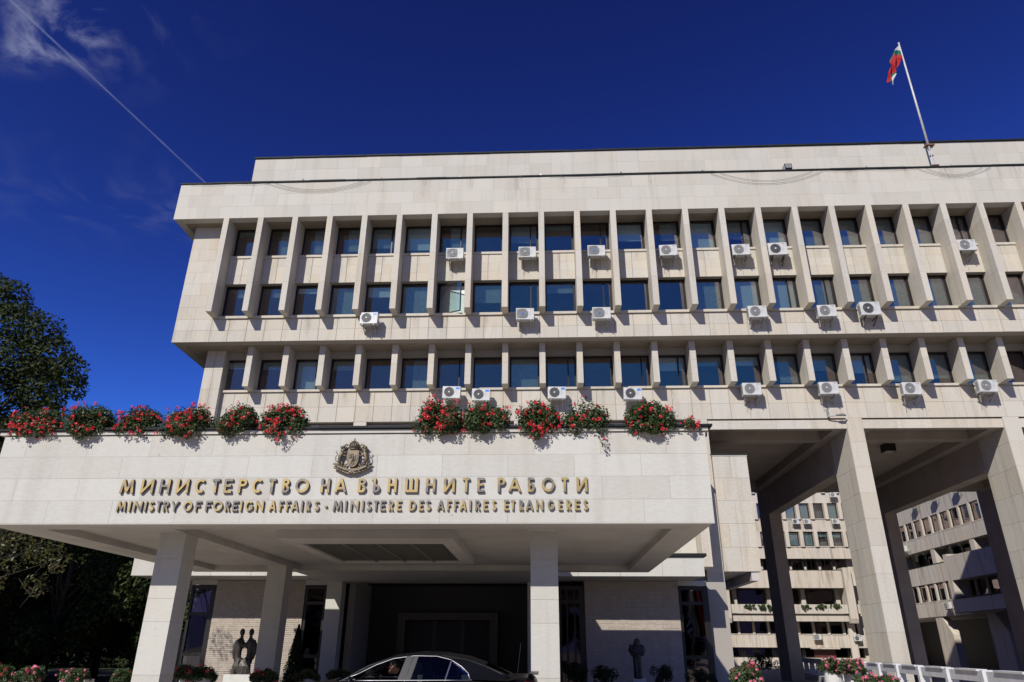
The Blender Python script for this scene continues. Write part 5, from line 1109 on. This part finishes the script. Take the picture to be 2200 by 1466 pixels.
fr_ = empty('flagpole', (10.2, 2.6, G0), 'tall white flagpole on the forecourt right of the viewpoint', 'flagpole')
MB().tube([(10.2, 2.6, G0), (10.2, 2.6, 7.2)], [.06, .035], 10).build('pole', M['white'], fr_, True)
me2 = bpy.data.meshes.new('flag'); vs = []; band = []
for i in range(31):
    for j in range(25):
        u_, v_ = i / 30, j / 24
        vs.append((10.28 + .9 * v_ * (.5 + .5 * u_), 2.6 + .14 * math.cos(v_ * 15 + u_ * 3) * (.4 + u_), 6.9 - 5.9 * u_ - .5 * v_ * (1 - u_) + ZO)); band.append(1 - v_)
me2.from_pydata(vs, [], [(i * 25 + j, (i + 1) * 25 + j, (i + 1) * 25 + j + 1, i * 25 + j + 1) for i in range(30) for j in range(24)])
at_ = me2.attributes.new('band', 'FLOAT', 'POINT'); at_.data.foreach_set('value', band); me2.materials.append(m); me2.polygons.foreach_set('use_smooth', [True] * len(me2.polygons))
tag(link('flag', me2), 'long white, green and red banner flag drooping on the forecourt flagpole', 'flag')

# ------------------------------------------------------------------ small fittings
fl = empty('floodlight', (12.5, 29.5, 22.0), 'black floodlight on the roof parapet edge', 'floodlight')
MB().box(12.3, 12.66, 29.36, 29.44, 22.2, 22.5).build('housing', M['frame'], fl); bx('lens', M['fan_grey'], fl, 12.33, 12.63, 29.345, 29.355, 22.24, 22.47); MB().box(12.25, 12.3, 29.38, 29.6, 22.0, 22.4).box(12.25, 12.7, 29.5, 29.56, 21.99, 22.04).build('bracket', M['grey_metal'], fl)
for i, x in enumerate((-12.28, -8.15, -4.1, .03, 4.14, 8.22, 16.33, 20.44)):
    o = empty('roof_clip', (x, 29.4, 21.98), ('leftmost', 'second', 'third', 'fourth', 'fifth', 'sixth', 'seventh', 'rightmost')[i] + ' small shiny metal clip standing on the roof parapet', 'metal clip', 'metal clips along the parapet')
    MB().box(-.05, .05, -.01, .01, 0, .27).box(-.01, .01, -.02, .05, .27, .33).build('plate', M['grey_metal'], o, local=True); o.rotation_euler = (R(-8), 0, R((i * 37) % 50 - 25))
cable = simple('black cable', (.02, .02, .02), .7)
def swag(x0, x1, z, sag, lab, y=29.13):
    pts = [(x0 + (x1 - x0) * t, y, z - sag * 4 * t * (1 - t)) for t in [k / 20 for k in range(21)]]
    tag(MB().tube(pts, .0075, 5).build('cable', cable), lab, 'cable', 'cables drooping along the parapet')
swag(-14.0, -8.6, 21.86, .62, 'outer of two drooping cables at the left of the top fascia'); swag(-13.6, -9.0, 21.86, .48, 'inner of two drooping cables at the left of the top fascia')
swag(8.5, 14.0, 21.84, .70, 'outer of two drooping cables right of the middle of the top fascia'); swag(9.0, 13.5, 21.84, .52, 'inner of two drooping cables right of the middle of the top fascia')
swag(18.6, 22.1, 21.84, .52, 'outer of two drooping cables beneath the flagpole'); swag(19, 21.7, 21.84, .40, 'inner of two drooping cables beneath the flagpole')
swag(-18, -15.8, 21.88, .06, 'slack thin cable near the left roof corner'); swag(-15.8, -13.9, 21.88, .07, 'slack thin cable right of the left roof corner'); swag(.5, 4.2, 21.88, .07, 'slack thin cable along the middle of the parapet'); swag(14, 16.2, 21.88, .07, 'slack thin cable left of the flagpole'); swag(16.2, 18.6, 21.88, .07, 'slack thin cable just left of the flagpole')
pl = empty('ceiling_lamp', (17.55, 36, 9.3), 'black box lamp fixed to the ceiling of the second portal bay', 'lamp')
MB().box(17.3, 17.85, 35.6, 36.1, 9.36, 9.735).build('housing', M['frame'], pl); bx('lens', simple('lamp glass', (.45, .45, .42), .3), pl, 17.37, 17.78, 35.66, 36.04, 9.34, 9.358)
cl_ = empty('facade_lamp', (13.5, 31.2, 9.8), 'small grey lamp on an arm above the first portal pillar', 'lamp')
MB().tube([(12.95, 31.3, 9.83), (13.3, 31.2, 9.85), (13.75, 31.2, 9.84)], .03, 6).ball((13.5, 31.15, 9.86), (.22, .08, .06), 10, 6).build('arm', M['grey_metal'], cl_); bx('conduit', M['grey_metal'], cl_, 12.96, 13.04, 31.3, 31.38, 9.82, 10.18)

# ------------------------------------------------------------------ high air: contrail and wisps, far away above the roofs
def airmat(name, kind):
    m = bpy.data.materials.new(name); m.use_nodes = True; n = m.node_tree.nodes; l = m.node_tree.links; n.clear(); o = n.new('ShaderNodeOutputMaterial')
    tl = n.new('ShaderNodeBsdfTranslucent'); tl.inputs[0].default_value = (.62, .66, .80, 1); df = n.new('ShaderNodeBsdfDiffuse'); df.inputs[0].default_value = (.62, .66, .80, 1); ad = n.new('ShaderNodeMixShader'); ad.inputs[0].default_value = .5
    l.new(tl.outputs[0], ad.inputs[1]); l.new(df.outputs[0], ad.inputs[2]); tp = n.new('ShaderNodeBsdfTransparent'); mx = n.new('ShaderNodeMixShader'); l.new(tp.outputs[0], mx.inputs[1]); l.new(ad.outputs[0], mx.inputs[2]); l.new(mx.outputs[0], o.inputs[0])
    g = n.new('ShaderNodeNewGeometry')
    if kind == 'trail':
        lw = n.new('ShaderNodeLayerWeight'); lw.inputs[0].default_value = .5; iv = n.new('ShaderNodeMath'); iv.operation = 'SUBTRACT'; iv.inputs[0].default_value = 1; l.new(lw.outputs['Facing'], iv.inputs[1])
        nz = n.new('ShaderNodeTexNoise'); nz.inputs['Scale'].default_value = .004; nz.inputs['Detail'].default_value = 3; l.new(g.outputs['Position'], nz.inputs['Vector'])
        a = n.new('ShaderNodeMath'); a.operation = 'MULTIPLY'; l.new(iv.outputs[0], a.inputs[0]); l.new(nz.outputs[0], a.inputs[1]); s_ = n.new('ShaderNodeMath'); s_.operation = 'MULTIPLY'; s_.inputs[1].default_value = .30; l.new(a.outputs[0], s_.inputs[0]); l.new(s_.outputs[0], mx.inputs[0])
    else:
        mp = n.new('ShaderNodeMapping'); mp.inputs['Scale'].default_value = (1, .75, 1); mp.inputs['Rotation'].default_value = (0, 0, R(35)); l.new(g.outputs['Position'], mp.inputs['Vector'])
        nz = n.new('ShaderNodeTexNoise'); nz.inputs['Scale'].default_value = .0022; nz.inputs['Detail'].default_value = 10; nz.inputs['Roughness'].default_value = .58; nz.inputs['Distortion'].default_value = .35; l.new(mp.outputs[0], nz.inputs['Vector'])
        r_ = n.new('ShaderNodeMapRange'); r_.interpolation_type = 'SMOOTHSTEP'; r_.inputs[1].default_value = .44; r_.inputs[2].default_value = .72; l.new(nz.outputs[0], r_.inputs[0])
        at2 = n.new('ShaderNodeAttribute'); at2.attribute_name = 'thick'; a = n.new('ShaderNodeMath'); a.operation = 'MULTIPLY'; l.new(r_.outputs[0], a.inputs[0]); l.new(at2.outputs['Fac'], a.inputs[1]); l.new(a.outputs[0], mx.inputs[0])
    return m
D1, D2 = Vector((-.905, .74, 1.0)), Vector((-.786, 1.319, 1.0)); HZ = 6000
pts = [Vector((D1 + (D2 - D1) * t)) * HZ for t in [-.6 + k * .1 for k in range(22)]]
tr = MB().tube(pts, [13 + 7 * abs(12 - k) / 12 for k in range(22)], 16, False).build('contrail', airmat('vapour trail', 'trail'), None, True)
tag(tr, 'thin white aircraft vapour trail crossing the blue sky at upper left', 'contrail')
def cloud(label, c, rx, ry, th, ang):
    nx_ = 44; vs = []; tk = []; H_ = 3000
    for i in range(nx_ + 1):
        for j in range(nx_ + 1):
            u_, v_ = 2 * i / nx_ - 1, 2 * j / nx_ - 1; x = u_ * rx; y = v_ * ry
            vs.append((c[0] * H_ + (x * math.cos(ang) - y * math.sin(ang)) * H_, c[1] * H_ + (x * math.sin(ang) + y * math.cos(ang)) * H_, H_ + 60 * math.sin(u_ * 3 + v_ * 4))); q = max(0, 1 - math.hypot(u_, v_)); tk.append(th * q * q * (3 - 2 * q))
    me = bpy.data.meshes.new('cloud'); me.from_pydata(vs, [], [(i * (nx_ + 1) + j, (i + 1) * (nx_ + 1) + j, (i + 1) * (nx_ + 1) + j + 1, i * (nx_ + 1) + j + 1) for i in range(nx_) for j in range(nx_)])
    a = me.attributes.new('thick', 'FLOAT', 'POINT'); a.data.foreach_set('value', tk); me.materials.append(CM); me.polygons.foreach_set('use_smooth', [True] * len(me.polygons)); o = link('cloud', me)
    tag(o, label, 'cloud', 'thin clouds at upper left')
CM = airmat('thin cloud', 'cloud')
cloud('brightest wispy cloud at the top, right of the vapour trail', (-.82, .885), .22, .19, 1.25, 0)
cloud('small wispy cloud patch at the top left corner', (-1.00, .84), .20, .15, .9, .3)
cloud('faint wisp of cloud near the top, right of the brightest one', (-.66, .83), .20, .12, .35, .2)
cloud('very faint broad haze of cloud at the left of the sky', (-.95, 1.45), .7, .4, .12, .5)
